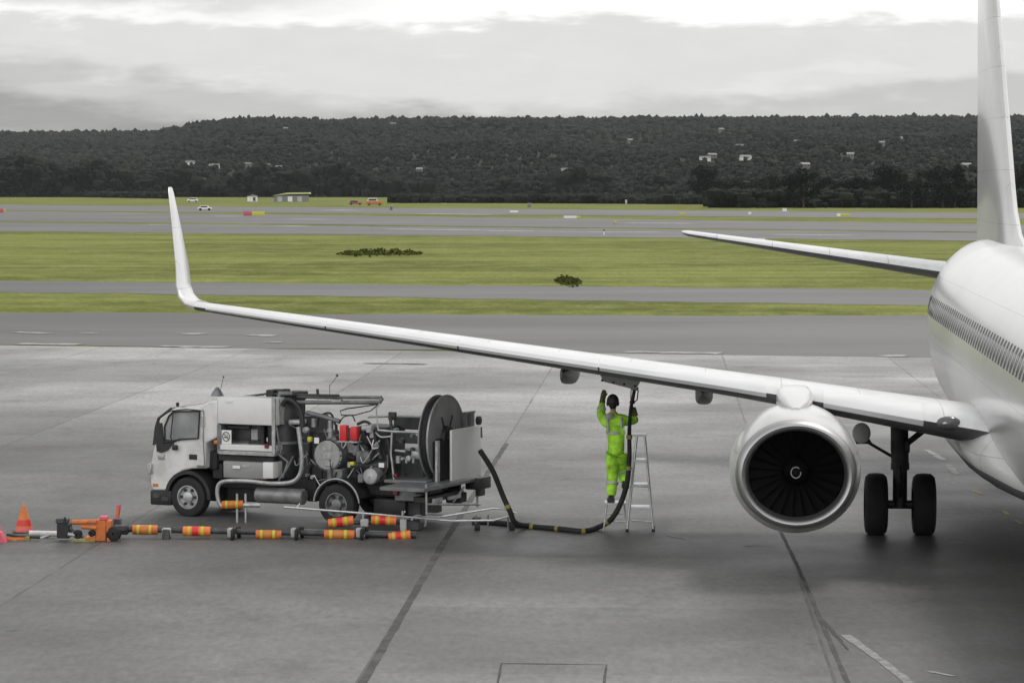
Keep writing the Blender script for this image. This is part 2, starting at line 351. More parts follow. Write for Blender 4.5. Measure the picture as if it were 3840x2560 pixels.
# taxiway beyond the apron, then parallel taxiway, runway and far strips
strip('taxiway', 1293, 1345, 1174, 1186, 0.012, ASPH)
strip('service_road', 1096, 1150, 1052, 1092, 0.012, ASPH)
strip('taxiway', 868, 905, 834, 875, 0.02, ASPH, ext=.5)
strip('runway', 828, 872, 792, 842, 0.025, ASPH, ext=.5)
strip('service_road', 789, 822, 768, 800, 0.03, ASPH, ext=.5)
# apron concrete, its far edge slightly slanted
a, b = G(0, 1296), G(3840, 1348); d_ = b - a
A_, B_ = a - d_ * 4, b + d_ * 4
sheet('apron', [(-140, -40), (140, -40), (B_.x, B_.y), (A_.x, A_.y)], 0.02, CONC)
# wide tar-sealed joint, worn painted line, cover outline
TAR = mat('tar_sealant', (0.030, 0.030, 0.029), 0.7, var=0.5, scale=3, dirt=(0.085, 0.084, 0.08), dirt_amt=0.9, dscale=1.6)
def ribbon(name, pts, wd, z, m, jit=0.0):
    P = [Vector((p[0], p[1], 0)) for p in pts]; Q = []
    for i in range(len(P) - 1):
        k = max(1, int((P[i + 1] - P[i]).length / 0.4))
        for j in range(k): Q.append(P[i].lerp(P[i + 1], j / k))
    Q.append(P[-1]); vs = []
    for i, q in enumerate(Q):
        t_ = (Q[min(i + 1, len(Q) - 1)] - Q[max(i - 1, 0)]).normalized(); nrm = Vector((-t_.y, t_.x, 0))
        wl = wd * (0.5 + random.uniform(-jit, jit)); wr = wd * (0.5 + random.uniform(-jit, jit))
        vs += [q + nrm * wl + Vector((0, 0, z)), q - nrm * wr + Vector((0, 0, z))]
    fs = [(2 * i, 2 * i + 1, 2 * i + 3, 2 * i + 2) for i in range(len(Q) - 1)]
    return tag(MB().add(vs, fs).build(name, m, fix=False), kind='structure')
ribbon('apron_joint', [G(1340, 2600), G(1662, 2040), G(1900, 1665)], 0.12, 0.024, TAR, 0.08)
ribbon('apron_joint', [G(3190, 2590), G(2990, 2125), G(2900, 1940)], 0.065, 0.024, TAR, 0.1)
ribbon('apron_joint', [G(3060, 2300), G(3180, 2440)], 0.05, 0.0255, TAR, 0.3)
ribbon('apron_joint', [G(1368, 1364), G(1600, 1368)], 0.5, 0.024, TAR, 0.3)
LINE = mat('worn_white_line', (0.33, 0.33, 0.32), 0.6, var=0.25, scale=5, dirt=(0.14, 0.139, 0.137), dirt_amt=1.0, dscale=2.0)
FLINE = mat('faded_white_line', (0.24, 0.24, 0.235), 0.6, var=0.4, scale=9, dirt=(0.12, 0.119, 0.117), dirt_amt=1.0, dscale=3.0)
YLINE = mat('worn_yellow_line', (0.42, 0.38, 0.10), 0.6, var=0.25, scale=5, dirt=(0.2, 0.19, 0.16), dirt_amt=0.9, dscale=2.0)
ribbon('painted_line', [G(3170, 2385), G(3260, 2450), G(3460, 2600)], 0.14, 0.026, FLINE, 0.12)
ribbon('painted_line', [G(3478, 1690), G(3540, 1728)], 0.16, 0.026, LINE, 0.2)
ribbon('painted_line', [G(3556, 1745), G(3590, 1782)], 0.16, 0.026, LINE, 0.2)
for p0, p1 in (((3655, 1842), (3682, 1856)), ((3762, 1920), (3782, 1934)), ((3810, 1954), (3832, 1968))):
    ribbon('painted_line', [G(*p0), G(*p1)], 0.12, 0.026, YLINE, 0.2)
for p0, p1 in (((2790, 2051), (2905, 2053)), ((2830, 2092), (2890, 2094)), ((2185, 2005), (2250, 2009)), ((2505, 2012), (2580, 2026)), ((3560, 2035), (3610, 2037)), ((3486, 2522), (3580, 2540))):
    ribbon('painted_line', [G(*p0), G(*p1)], 0.06, 0.026, LINE, 0.45)
o = ribbon('cover_outline', [G(1862, 2590), G(1880, 2492), G(2275, 2497), G(2262, 2590)], 0.035, 0.026, TAR, 0.15)
for p0, p1 in (((60, 1247), (190, 1252)), ((300, 1250), (360, 1251)), ((690, 1252), (760, 1254)), ((930, 1258), (1035, 1261)), ((70, 1291), (300, 1293)), ((990, 1284), (1060, 1285)),
               ((1480, 1262), (1700, 1266)), ((600, 1300), (860, 1303)), ((2340, 1321), (2700, 1327)), ((3300, 1335), (3400, 1337))):
    ribbon('painted_line', [G(*p0), G(*p1)], 0.9, 0.03, LINE, 0.3)
for p0, p1 in (((550, 843), (620, 844)), ((400, 800), (560, 801)), ((810, 811), (900, 812)), ((1080, 822), (1240, 824)), ((1560, 802), (1860, 806)), ((1460, 860), (2000, 868)), ((1050, 848), (1150, 850)),
               ((2000, 868), (2480, 872)), ((2350, 836), (2600, 839)), ((1230, 788), (1330, 790)), ((2900, 880), (3200, 884))):
    a0, a1 = G(*p0), G(*p1); ribbon('painted_line', [a0, a0.lerp(a1, .5), a1], a0.y * 0.010, 0.045, LINE, 0.2)

# hills, covered in forest
HILLM = mat('forest_floor', (0.030, 0.042, 0.026), 0.95, var=0.4, scale=0.02, spec=0.1)
RP = [(-9000, 505), (-2500, 500), (0, 500), (590, 498), (640, 482), (800, 455), (960, 446), (1200, 455), (1500, 447), (2100, 450), (3000, 445), (3840, 442), (7000, 455), (12000, 480)]
def ridge(px):
    for (a, ya), (b, yb) in zip(RP, RP[1:]):
        if px <= b: return ya + (yb - ya) * (px - a) / (b - a)
    return RP[-1][1]
RD = 3400.0
def ridge_h(x): return H + (700 - ridge(1920 + x / RD * F)) / F * RD - 3.5
def base_y(x):      # foot of the hill comes nearer on the right
    px = 1920 + x / 1500 * F
    return 1750 - 480 * min(1, max(0, (px - 1400) / 1600)) if px < 9000 else 950
def hill_h(x, y):
    xs = x * RD / max(y, 800); b = base_y(x * 1500 / max(y, 800)) + 60
    t_ = min(1, max(0, (y - b) / (RD - b))); s = t_ ** 0.9
    n = 6 * sin(x * 0.011 + y * 0.004) * sin(y * 0.006 + 1.3 * sin(x * 0.004)) * 4 * t_ * (1 - t_) + 3 * sin(x * 0.03 + 2) * t_ * (1 - t_) * 4
    h = ridge_h(xs) * s + n
    if y > RD: h = ridge_h(xs) * max(0.2, 1 - (y - RD) / 2500)
    return h
mb = MB(); nx, ny = 150, 40; vs = []
for j in range(ny):
    for i in range(nx):
        x = -2600 + 5200 * i / (nx - 1); x2 = x
        y = 950 + (4600 - 950) * j / (ny - 1)
        vs.append((x2, y, hill_h(x2, y) if hill_h(x2, y) > 0.3 else -2.0))
mb.add(vs, [(j * nx + i, j * nx + i + 1, (j + 1) * nx + i + 1, (j + 1) * nx + i) for j in range(ny - 1) for i in range(nx - 1)], True)
tag(mb.build('hills', HILLM, fix=False), kind='structure')
# leaf/crown material with a tint of its own for every tree
def crown_mat(name, c0, c1, c2):
    m = bpy.data.materials.new(name); m.use_nodes = True; t = m.node_tree; b = t.nodes['Principled BSDF']
    at = N(t, 'ShaderNodeAttribute', attribute_name='tint'); r = N(t, 'ShaderNodeValToRGB')
    e = r.color_ramp.elements; e[0].color = (*c0, 1); e[1].color = (*c2, 1); e.new(0.55).color = (*c1, 1)
    t.links.new(at.outputs['Fac'], r.inputs[0]); t.links.new(r.outputs[0], b.inputs['Base Color'])
    b.inputs['Roughness'].default_value = 0.9; b.inputs['Specular IOR Level'].default_value = 0.15; return m
FORM = crown_mat('forest_crowns', (0.012, 0.017, 0.014), (0.017, 0.021, 0.017), (0.036, 0.035, 0.028))
DARKM = crown_mat('dark_crowns', (0.004, 0.007, 0.004), (0.008, 0.011, 0.007), (0.020, 0.023, 0.016))
def set_tint(o, vals):
    a = o.data.attributes.new('tint', 'FLOAT', 'POINT'); a.data.foreach_set('value', vals)
ICO = None
def crown_template(k):
    bm = bmesh.new(); bmesh.ops.create_icosphere(bm, subdivisions=1, radius=1.0)
    rnd = random.Random(k); vs = [v.co * rnd.uniform(0.65, 1.2) for v in bm.verts]; bm.verts.index_update()
    fs = [tuple(v.index for v in f.verts) for f in bm.faces]; bm.free(); return vs, fs
TPL = [crown_template(k) for k in range(8)]
def forest(name, spots, m):
    V = []; Fc = []; T = []
    for (x, y, z, rx, rz, tn) in spots:
        vs, fs = TPL[random.randrange(8)]; o = len(V); a = random.uniform(0, 6.28); ca, sa = cos(a) * rx, sin(a) * rx
        V += [(x + p.x * ca - p.y * sa, y + p.x * sa + p.y * ca, z + p.z * rz) for p in vs]; Fc += [(f[0] + o, f[1] + o, f[2] + o) for f in fs]; T += [tn] * len(vs)
    me = bpy.data.meshes.new(name); me.from_pydata(V, [], Fc); me.materials.append(m); ob = bpy.data.objects.new(name, me); COL.objects.link(ob); set_tint(ob, T); return ob
spots = []
y = 1000.0
while y < RD + 40:
    hw = y * 0.21 + 60; x = -hw
    while x < hw:
        xx = x + random.uniform(-5, 5); yy = y + random.uniform(-14, 14); h = hill_h(xx, yy)
        if h > 1.0 and random.random() < 0.93:
            r = random.uniform(2.4, 4.6); rz = random.uniform(2.6, 4.8) * (1.3 if random.random() < 0.08 else 1)
            tn = min(1, max(0, random.gauss(0.40, 0.15) + 0.30 * sin(xx * .013 + yy * .01) * sin(yy * .008)))
            if y < 2300:
                for _ in range(3): q = .6 * r; spots.append((xx + random.gauss(0, q), yy + random.gauss(0, q), h + rz * random.uniform(.2, 1.3), q * random.uniform(.7, 1.1), rz * .5, min(1, max(0, tn + random.gauss(0, .1)))))
            else: spots.append((xx, yy, h + rz * 0.7, r, rz, tn))
        x += random.uniform(4.5, 8.5)
    y += 17 if y < RD - 500 else 13
o = forest('forest', spots, FORM); tag(o, 'dark wooded hillside of mixed trees rising behind the airfield', 'forest', kind='stuff')
print('hill crowns', len(spots))
# tree belt along the foot of the hill (left and middle): reads as one dark mass
spots = []
for i in range(5200):
    px = random.uniform(-700, 2850); D = (1780 - 250 * max(0, (px - 1300) / 1400) if px < 2850 else 900) + random.uniform(0, 160)
    x = (px - 1920) / F * D; hmax = 13 + 4 * sin(px * .006 + 1) + 3 * sin(px * .021) - (5 if px > 1500 else 0)
    if px < 700: hmax += 5
    zz = random.uniform(0.5, hmax); r = random.uniform(2.0, 4.6)
    spots.append((x, D, zz, r, r * random.uniform(.7, 1.1), min(1, max(0, random.gauss(.35, .25)))))
tag(forest('tree_belt', spots, DARKM), 'dark belt of trees at the foot of the hill, left and middle', 'tree belt', kind='stuff')
# low scrub on the grass bank under the hill
spots = []
for i in range(5600):
    px = random.uniform(-500, 4300); yb_ = 735 + max(-200, px) / 60 if px < 600 else (745 + (px - 600) * .024 if px < 1300 else 762)
    if 640 < px < 1470: continue
    D = (880 if px > 2660 else (1060 + 110 * max(0, (2600 - px) / 1000)) if px > 1900 else F * H / (yb_ - 700)) + random.uniform(0, 90); x = (px - 1920) / F * D
    r = random.uniform(1.0, 2.4); spots.append((x, D, random.uniform(.3, 4.5 if px > 2660 else 2.2), r * 1.2, r, random.random() * .8))
tag(forest('scrub', spots, DARKM), 'low dark scrub at the foot of the wooded hill', 'scrub', kind='stuff')

# individual trees on the right
BARK = mat('dark_bark', (0.05, 0.042, 0.035), 0.9, var=0.3, scale=5)
def tree_proto(seed, hgt, wid):
    rnd = random.Random(seed); root = empty('broadleaf_tree')
    t_ = MB(); t_.tube([(0, 0, -.3), (.1, 0, hgt * .25), (-.1, .1, hgt * .55), (0, 0, hgt * .8)], [.32, .24, .15, .06], n=7)
    cl = []
    for k in range(rnd.randint(11, 15)):
        a = rnd.uniform(0, 6.28); rr = wid * .5 * sqrt(rnd.random()) * .8; z = hgt * rnd.uniform(.22, .88); rr *= (1.15 - abs(z / hgt - .45))
        c = Vector((cos(a) * rr, sin(a) * rr, z)); cl.append((c, rnd.uniform(.9, 1.9) * wid / 9))
        t_.tube([(0, 0, z * .55), c * .5 + Vector((0, 0, z * .35)), c], [.12, .07, .03], n=5)
    t_.build('trunk', BARK, root)
    V = []; Fc = []; T = []
    for c, r in cl:
        ct = rnd.uniform(.1, .6)
        for _ in range(150):
            d = Vector((rnd.gauss(0, 1), rnd.gauss(0, 1), rnd.gauss(0, .8))).normalized() * r * rnd.uniform(.35, 1.25); p = c + d
            s = rnd.uniform(.16, .38); q = Matrix.Rotation(rnd.uniform(0, 6.28), 3, Vector((rnd.gauss(0, 1), rnd.gauss(0, 1), rnd.gauss(0, 1))).normalized())
            o = len(V); V += [tuple(p + q @ Vector(k)) for k in ((-s, -s * .7, 0), (s, -s * .6, s * .2), (s * .8, s * .7, 0), (-s * .9, s * .6, s * .15))]; Fc.append((o, o + 1, o + 2, o + 3))
            T += [min(1, max(0, ct + rnd.gauss(0, .15)))] * 4
    me = bpy.data.meshes.new('crown'); me.from_pydata(V, [], Fc); me.materials.append(DARKM); ob = bpy.data.objects.new('crown', me); COL.objects.link(ob); ob.parent = root; set_tint(ob, T)
    return root
protos = [tree_proto(11, 11, 10), tree_proto(12, 9.0, 10.5), tree_proto(13, 12.5, 9), tree_proto(14, 8, 8.5)]
for p in protos: index_children(p)
tl = ['tall dark broadleaf tree in the belt below the right part of the hill', 'broad rounded dark tree in the belt below the right part of the hill', 'narrow tall tree in the belt below the right part of the hill', 'small bushy tree in the belt below the right part of the hill']
used = set(); rnd = random.Random(5); px = 2640
while px < 4300:
    k = rnd.randrange(4); o = protos[k] if k not in used else copy_tree(protos[k]); used.add(k)
    D = 865 + rnd.uniform(0, 120) + max(0, 3000 - px) * .35; o.location = ((px - 1920) / F * D, D, 0); o.rotation_euler = (0, 0, rnd.uniform(0, 6.28)); s = rnd.uniform(.85, 1.15); o.scale = (s * 1.1, s * 1.1, s)
    tag(o, tl[k], 'tree', 'trees in the belt below the right part of the hill'); px += rnd.uniform(22, 48)

# houses on the hillside
HW = mat('pale_render', (0.16, 0.157, 0.15), 0.8, var=0.1); HR = mat('grey_roof', (0.22, 0.21, 0.20), 0.7, var=0.1); HRR = mat('pale_roof', (0.14, 0.137, 0.133), 0.6, var=0.1)
def house_proto(w_, d2, h, m, r):
    root = empty('hillside_house'); MB().bb((-w_ / 2, -d2 / 2, -2), (w_ / 2, d2 / 2, h)).build('wall', m, root)
    MB().prism([(-d2 / 2 - .5, h + .02), (d2 / 2 + .5, h + .02), (0, h + d2 * .28)], 0, -w_ / 2 - .4, w_ / 2 + .4).build('roof', r, root)
    for q in (-.28, .12): MB().bb((w_ * q, -d2 / 2 - .06, h * .35), (w_ * q + w_ * .14, -d2 / 2 + .02, h * .8)).build('window', GLASSD, root)
    index_children(root); return root
hp = [house_proto(11, 8, 3.2, HW, HRR), house_proto(8, 7, 5, HW, HR), house_proto(14, 8, 2.8, TPANEL, HRR)]
spots_h = [(720, 608, 2, 'by the left end of the hillside track'), (810, 620, 2, 'on the hillside above the left parked plane shed'), (935, 616, 0, 'on the hill straight above the small white hut'), (1005, 620, 0, 'on the hill just right above the white hut'), (1050, 632, 1, 'on the lower hill above the yellow-roofed shed'),
           (1075, 486, 1, 'near the hilltop left of centre'), (1475, 465, 0, 'just under the skyline left of centre'), (1575, 640, 1, 'low on the hill above the orange truck'), (2125, 636, 2, 'longest pale one low in the middle of the hill'), (2360, 530, 1, 'mid slope right of the picture centre'), (2640, 592, 2, 'in the pale clearing right of centre'), (2665, 582, 0, 'upper one of the pair in the pale clearing'),
           (2770, 548, 0, 'on the mid slope above the tailplane tip'), (2790, 588, 2, 'in the second clearing above the tailplane'), (2985, 532, 0, 'upper slope left of the tail fin'), (3010, 618, 0, 'lower slope left of the tail fin'), (3385, 518, 2, 'topmost pale one left of the tail fin'), (3300, 540, 1, 'small one near the upper right track'), (3610, 620, 0, 'just left of the tail fin low on the hill'), (2700, 490, 1, 'near the skyline right of centre'), (3180, 585, 1, 'middle of the slope between clearings')]
hu = set()
for (px, py, k, lab) in spots_h:
    # march the ray until it meets the hill
    d = ray(px, py); D = 1000.0
    while D < RD and H + d.z * D / d.y < hill_h(d.x * D / d.y, D) + 8: D += 10
    D = 1000.0
    while D < RD and H + d.z * D / d.y > hill_h(d.x * D / d.y, D) + 5: D += 10
    D = min(D, RD - 60)
    o = hp[k] if k not in hu else copy_tree(hp[k]); hu.add(k)
    s_ = 0.5
    o.location = (d.x * D / d.y, D - 12, H + d.z * D / d.y - 1.5); o.scale = (s_, s_, s_); o.rotation_euler = (0, 0, random.uniform(-.5, .5))
    tag(o, ['small pale house ', 'two-storey pale house ', 'long low pale house '][k] + lab, 'house', 'houses scattered on the wooded hill')

# shrubs in the grass
def shrub(px0, px1, py, h, label, seed):
    rnd = random.Random(seed); a, b = G(px0, py), G(px1, py); V = []; Fc = []; T = []
    for _ in range(3400 if px1 - px0 > 200 else 2200):
        u = rnd.random(); env = (sin(pi * min(1, max(0, u))) ** (.6 if px1 - px0 > 200 else 1.6)) * (.4 + .6 * sin(u * 17 + seed) ** 2)
        x = a.x + (b.x - a.x) * u; y = a.y + rnd.gauss(0, 1.6) * (1 + 2 * env); z = rnd.random() * h * env; s = rnd.uniform(.04, .10) * (1 + a.y / 400)
        q = Matrix.Rotation(rnd.uniform(0, 6.28), 3, Vector((rnd.gauss(0, 1), rnd.gauss(0, 1), rnd.gauss(0, 1))).normalized())
        o = len(V); V += [tuple(Vector((x, y, z)) + q @ Vector(k)) for k in ((-s, -s * .6, 0), (s, -s * .6, 0), (s, s * .6, 0), (-s, s * .6, 0))]; Fc.append((o, o + 1, o + 2, o + 3)); T += [rnd.random()] * 4
    me = bpy.data.meshes.new('shrub'); me.from_pydata(V, [], Fc); me.materials.append(SHM); ob = bpy.data.objects.new('shrub', me); COL.objects.link(ob); set_tint(ob, T)
    tag(ob, label, 'shrub')
SHM = crown_mat('dark_reeds', (0.030, 0.036, 0.004), (0.060, 0.070, 0.010), (0.12, 0.13, 0.03))
shrub(1270, 1580, 952, .42, 'wide low patch of dark green rushes in the middle of the grass', 3)
shrub(2085, 2175, 1055, .10, 'small dark green clump of rushes near the thin service road', 8)

# far airfield objects
def far_vehicle(px, py, ln, wd, ht, m, m2, label, cat, name, cabf=.3):
    p = G(px, py); root = empty(name, (p.x, p.y, 0), 0.06, label, cat)
    MB().bb((-ln / 2, -wd / 2, .35), (ln / 2, wd / 2, ht * .62), bev=.12).build('body', m, root)
    c = MB().prism([(-ln / 2 + .3, ht * .6), (-ln / 2 + .7, ht), (-ln / 2 + ln * cabf + .8, ht), (-ln / 2 + ln * cabf + 1.2, ht * .6)], 1, -wd / 2 + .08, wd / 2 - .08).build('cab', m2, root)
    MB().bb((-ln / 2 + .75, -wd / 2 - .0, ht * .66), (-ln / 2 + ln * cabf + .7, -wd / 2 + .2, ht * .9)).build('window', GLASSD, root)
    for sx in (-.32, .32):
        for sy in (-1, 1): MB().cyl((ln * sx, sy * (wd / 2 - .22), .36), (ln * sx, sy * (wd / 2 + .02), .36), .36, n=14).build('wheel', RUBBER, root)
    return root
far_vehicle(1333, 769, 4.6, 1.8, 1.5, mat('dull_red_paint', (.38, .06, .10), .4), DGREY, 'small dull red car parked before the dark tree belt', 'car', 'parked_car', .45)
far_vehicle(1404, 771, 5.4, 2.2, 2.5, mat('dull_orange_paint', (.45, .16, .05), .4), WPLAIN, 'orange truck with a pale top beside the dull red car', 'truck', 'parked_truck', .5)
far_vehicle(722, 758, 4.4, 1.8, 1.7, WPLAIN, WPLAIN, 'small white van far off, just right of the winglet', 'van', 'parked_van', .7)
far_vehicle(768, 790, 3.6, 1.6, 1.35, WPLAIN, WPLAIN, 'low white car on the far taxiway right of the winglet', 'car', 'parked_car', .5)
YROOF = mat('pale_yellow_roof', (.50, .50, .22), .5, var=.05)
p = G(1090, 757); r_ = empty('shed', (p.x, p.y, 0), 0, 'long low grey shed with a sloping pale yellow roof before the trees', 'shed')
MB().bb((-7, 0, 0), (7, 9, 2.6)).build('wall', MGREY, r_); MB().prism([(-8, 2.5), (-1.5, 3.8), (7.6, 3.9), (7.9, 3.3), (-1.5, 3.1)], 1, -.8, 9.5).build('roof', YROOF, r_)
for q in (-5.5, -1.2, 2.8): MB().bb((q, -.08, .1), (q + 1.9, .02, 2.2)).build('door', WPLAIN if q == -1.2 else LGREY, r_)
p = G(945, 756); r_ = empty('hut', (p.x, p.y, 0), 0, 'small white hut left of the yellow-roofed shed', 'hut')
MB().bb((-2, 0, 0), (2, 4, 2.2)).build('wall', WPLAIN, r_); MB().prism([(-2.3, 2.2), (2.3, 2.2), (0, 2.9)], 1, -.3, 4.3).build('roof', MGREY, r_); MB().bb((.4, -.06, .2), (1.5, .01, 1.8)).build('door', DGREY, r_)
def sign(px, py, panels, label, name='airfield_sign', cat='sign', hgt=None):
    p = G(px, py); k = F / p.y; r = empty(name, (p.x, p.y, 0), 0, label, cat); tot = sum(a for a, _ in panels) / k; x = -tot / 2
    h = (hgt or 14) / k
    for a, m in panels:
        a /= k; MB().bb((x, -.06, .18), (x + a * .98, .06, .18 + h), bev=.02).build('panel', m, r); x += a
    for q in (-.4, .4): MB().cyl((tot * q, 0, 0), (tot * q, 0, .2), .04, n=6).build('leg', DGREY, r)
    return r
SRED = mat('sign_red', (.45, .09, .13), .5, var=.05); SYEL = mat('sign_yellow', (.50, .50, .06), .5, var=.05); SWH = WPLAIN
sign(953, 812, [(32, SRED), (48, SYEL)], 'red and yellow airfield sign standing on the far taxiway edge', hgt=16)
sign(4, 800, [(26, SRED), (6, SYEL)], 'red airfield sign at the left edge of the picture', hgt=15)
sign(2145, 822, [(50, SWH), (12, SYEL)], 'white and yellow airfield sign in the middle of the far grass', hgt=9)
sign(1928, 800, [(32, SWH)], 'white airfield sign left of the white and yellow one', hgt=7)
sign(3162, 815, [(14, SWH), (34, SYEL)], 'white and yellow airfield sign between tailplane and tree belt', hgt=11)
sign(2848, 908, [(24, SWH), (20, SWH)], 'white airfield sign just behind the tailplane leading edge', hgt=8)
sign(2307, 841, [(9, SYEL)], 'tiny yellow airfield sign right of centre on the far grass', hgt=8)
sign(2560, 808, [(22, SYEL)], 'small yellow airfield sign above the tailplane tip', hgt=8)
def box_marker(px, py, wpx, hpx, m, label):
    p = G(px, py); k = F / p.y; r = empty('equipment_box', (p.x, p.y, 0), 0, label, 'equipment box')
    MB().bb((-wpx / 2 / k, -.4, .05), (wpx / 2 / k, .4, hpx / k), bev=.03).build('housing', m, r); MB().bb((-wpx / 2 / k - .06, -.46, hpx / k + .002), (wpx / 2 / k + .06, .46, hpx / k + .1)).build('lid', LGREY, r)
box_marker(2942, 794, 16, 12, WPLAIN, 'white box standing in front of the right tree belt')
box_marker(2811, 805, 11, 10, WPLAIN, 'small white box left of the other white box by the tree belt')
box_marker(1467, 788, 10, 14, HRR, 'pale yellowish box right of the orange truck')
box_marker(1985, 777, 14, 14, MGREY, 'grey box on the far grass above the white sign')
box_marker(2348, 768, 7, 18, LGREY, 'thin pale cabinet in front of the low scrub')
p = G(2265, 882); r_ = empty('marker_post', (p.x, p.y, 0), 0, 'short white and black marker post beside the far taxiway', 'post'); MB().cyl((0, 0, 0), (0, 0, .55), .07, n=8).build('post', WPLAIN, r_); MB().cyl((0, 0, .55), (0, 0, .75), .1, n=8).build('head', BLACK, r_)

# ================================================================== AIRLINER (local x = aft, y = starboard, z = up)
VP = atan2(880, F); ux, uy = sin(VP), cos(VP); CA, CY = 34.6, 5.64
A0 = Vector((ux * CA + uy * CY, uy * CA - ux * CY, 0))
plane = empty('airliner', A0, atan2(uy, ux), 'white twin-engined airliner filling the right of the apron, its wing with upturned tip reaching left', 'airliner')
# fuselage
FS = [(0, 2.6, .05, .05), (.25, 2.62, .45, .42), (.8, 2.68, .85, .8), (1.8, 2.8, 1.3, 1.3), (3.2, 2.95, 1.66, 1.72), (5, 3.05, 1.84, 1.95), (6.5, 3.08, 1.88, 2.0), (25.5, 3.08, 1.88, 2.0),
      (27.5, 3.14, 1.87, 1.94), (29.5, 3.34, 1.80, 1.76), (31.5, 3.58, 1.66, 1.54), (33.5, 3.84, 1.42, 1.28), (35.5, 4.1, 1.08, .98), (37.5, 4.32, .68, .64), (39.2, 4.46, .30, .30), (39.5, 4.47, .16, .16)]
def fus(x):
    for a, b in zip(FS, FS[1:]):
        if x <= b[0]:
            t_ = (x - a[0]) / (b[0] - a[0]); return [a[i] + (b[i] - a[i]) * t_ for i in (1, 2, 3)]
NF = 64; xs = []
for a, b in zip(FS, FS[1:]):
    k = 10 if b[0] - a[0] > 5 else 3
    xs += [a[0] + (b[0] - a[0]) * j / k for j in range(k)]
xs.append(39.5)
secs = []
for x in xs:
    zc, ry, rz = fus(x); secs.append([(x, ry * sin(2 * pi * i / NF), zc + rz * cos(2 * pi * i / NF)) for i in range(NF)])
FUSM = WHITE
fz = MB().loft(secs).build('fuselage', FUSM, plane)
# wing to body fairing
secs = []
for x, hw, zb, zt in ((11.0, .5, 1.15, 1.5), (12.3, 1.5, 1.14, 2.3), (13.5, 1.97, 1.14, 2.75), (15, 2.12, 1.12, 2.9), (20, 2.12, 1.12, 2.8), (22.5, 1.9, 1.12, 2.5), (24.5, 1.2, 1.1, 1.8), (25.6, .5, 1.14, 1.3)):
    q = []
    for i in range(32):
        a = 2 * pi * i / 32; c, s = cos(a), sin(a); e = 1.0
        q.append((x, hw * math.copysign(abs(s) ** e, s), (zb + zt) / 2 + (zt - zb) / 2 * math.copysign(abs(c) ** e, c)))
    secs.append(q)
wf = MB().loft(secs).build('wing_fairing', WHITE, plane)
BELLY = mat('belly_shade_grey', (0.13, 0.131, 0.135), 0.4, var=0.1, scale=2)  # belly shade put into the colour of down-facing faces around the wing root
for o_, lim in ((wf, -.42), (fz, -.62)):
    o_.data.materials.append(BELLY)
    for p_ in o_.data.polygons:
        if p_.normal.z < lim and 8 < p_.center.x < 27: p_.material_index = 1
# windows, curved with the side
wx = 5.2
k = 0
while wx < 30.6:
    zc, ry, rz = fus(wx)
    if not (9.3 < wx < 9.5):
        for sgn in (1,):
            q = []; hw, hh = .125, .185
            for (a, b) in ((-1, -.6), (-.6, -1), (.6, -1), (1, -.6), (1, .6), (.6, 1), (-.6, 1), (-1, .6)):
                z = 3.78 + b * hh; yy = ry * sqrt(max(0, 1 - ((z - zc) / rz) ** 2)); q.append(Vector((wx + a * hw, sgn * (yy + .006), z)))
            q2 = [p - Vector((0, .03 * sgn, 0)) for p in q]
            m = MB(); m.add(q + q2, [tuple(range(8)), tuple(range(15, 7, -1))] + [(i, (i + 1) % 8, 8 + (i + 1) % 8, 8 + i) for i in range(8)]); m.build('window', CABW, plane)
    wx += .508
# airfoil section
def foil(n=14, t=.12, camber=.004):
    up = []; lo = []
    for i in range(n + 1):
        x = .5 * (1 - cos(pi * i / n)); th_ = 5 * t * (.2969 * sqrt(x) - .126 * x - .3516 * x * x + .2843 * x ** 3 - .1036 * x ** 4); cm = camber * 4 * x * (1 - x)
        up.append((x, cm + th_)); lo.append((x, cm - th_))
    return up[::-1] + lo[1:-1]      # TE -> LE over the top, back along the bottom
def wsec(xle, y, z, c, t, dirz=(0, 0, 1), inc=0.0, side=1, x0=0, x1=1, off=0):
    dz = Vector(dirz).normalized(); out = []
    for (u, v) in foil(t=t):
        out.append(Vector((xle + u * c, side * y, z)) + Vector((0, side * dz.y, dz.z)) * (v * c - u * c * inc))
    return out
WS = [(13.0, 1.0, 2.26, 8.6, .085), (13.85, 1.88, 2.38, 7.5, .085), (15.75, 4.83, 2.76, 5.5, .085), (16.25, 5.8, 2.88, 4.95, .085), (18.92, 11.0, 3.46, 3.45, .085), (21.65, 16.15, 4.02, 1.70, .10)]
def winterp(y):
    for a, b in zip(WS, WS[1:]):
        if y <= b[1]:
            t_ = (y - a[1]) / (b[1] - a[1]); return [a[i] + (b[i] - a[i]) * t_ for i in range(5)]
    return list(WS[-1])
WL = [(21.65, 16.15, 4.02, 1.70, .11, (0, 0, 1)), (21.85, 16.36, 4.07, 1.62, .10, (0, -.35, 1)), (22.02, 16.50, 4.20, 1.54, .10, (0, -.8, .7)), (22.18, 16.57, 4.40, 1.44, .09, (0, -1, .25)), (22.45, 16.63, 4.75, 1.30, .085, (0, -1, .15)),
      (23.2, 16.86, 5.6, .85, .08, (0, -1, .15)), (23.75, 17.03, 6.20, .52, .08, (0, -1, .15)), (23.9, 17.06, 6.29, .36, .06, (0, -1, .15))]
def paint_underside_shade(o):  # down-facing faces take the colour with shade painted in
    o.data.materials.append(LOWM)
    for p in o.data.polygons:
        if p.normal.z < -.25: p.material_index = 1
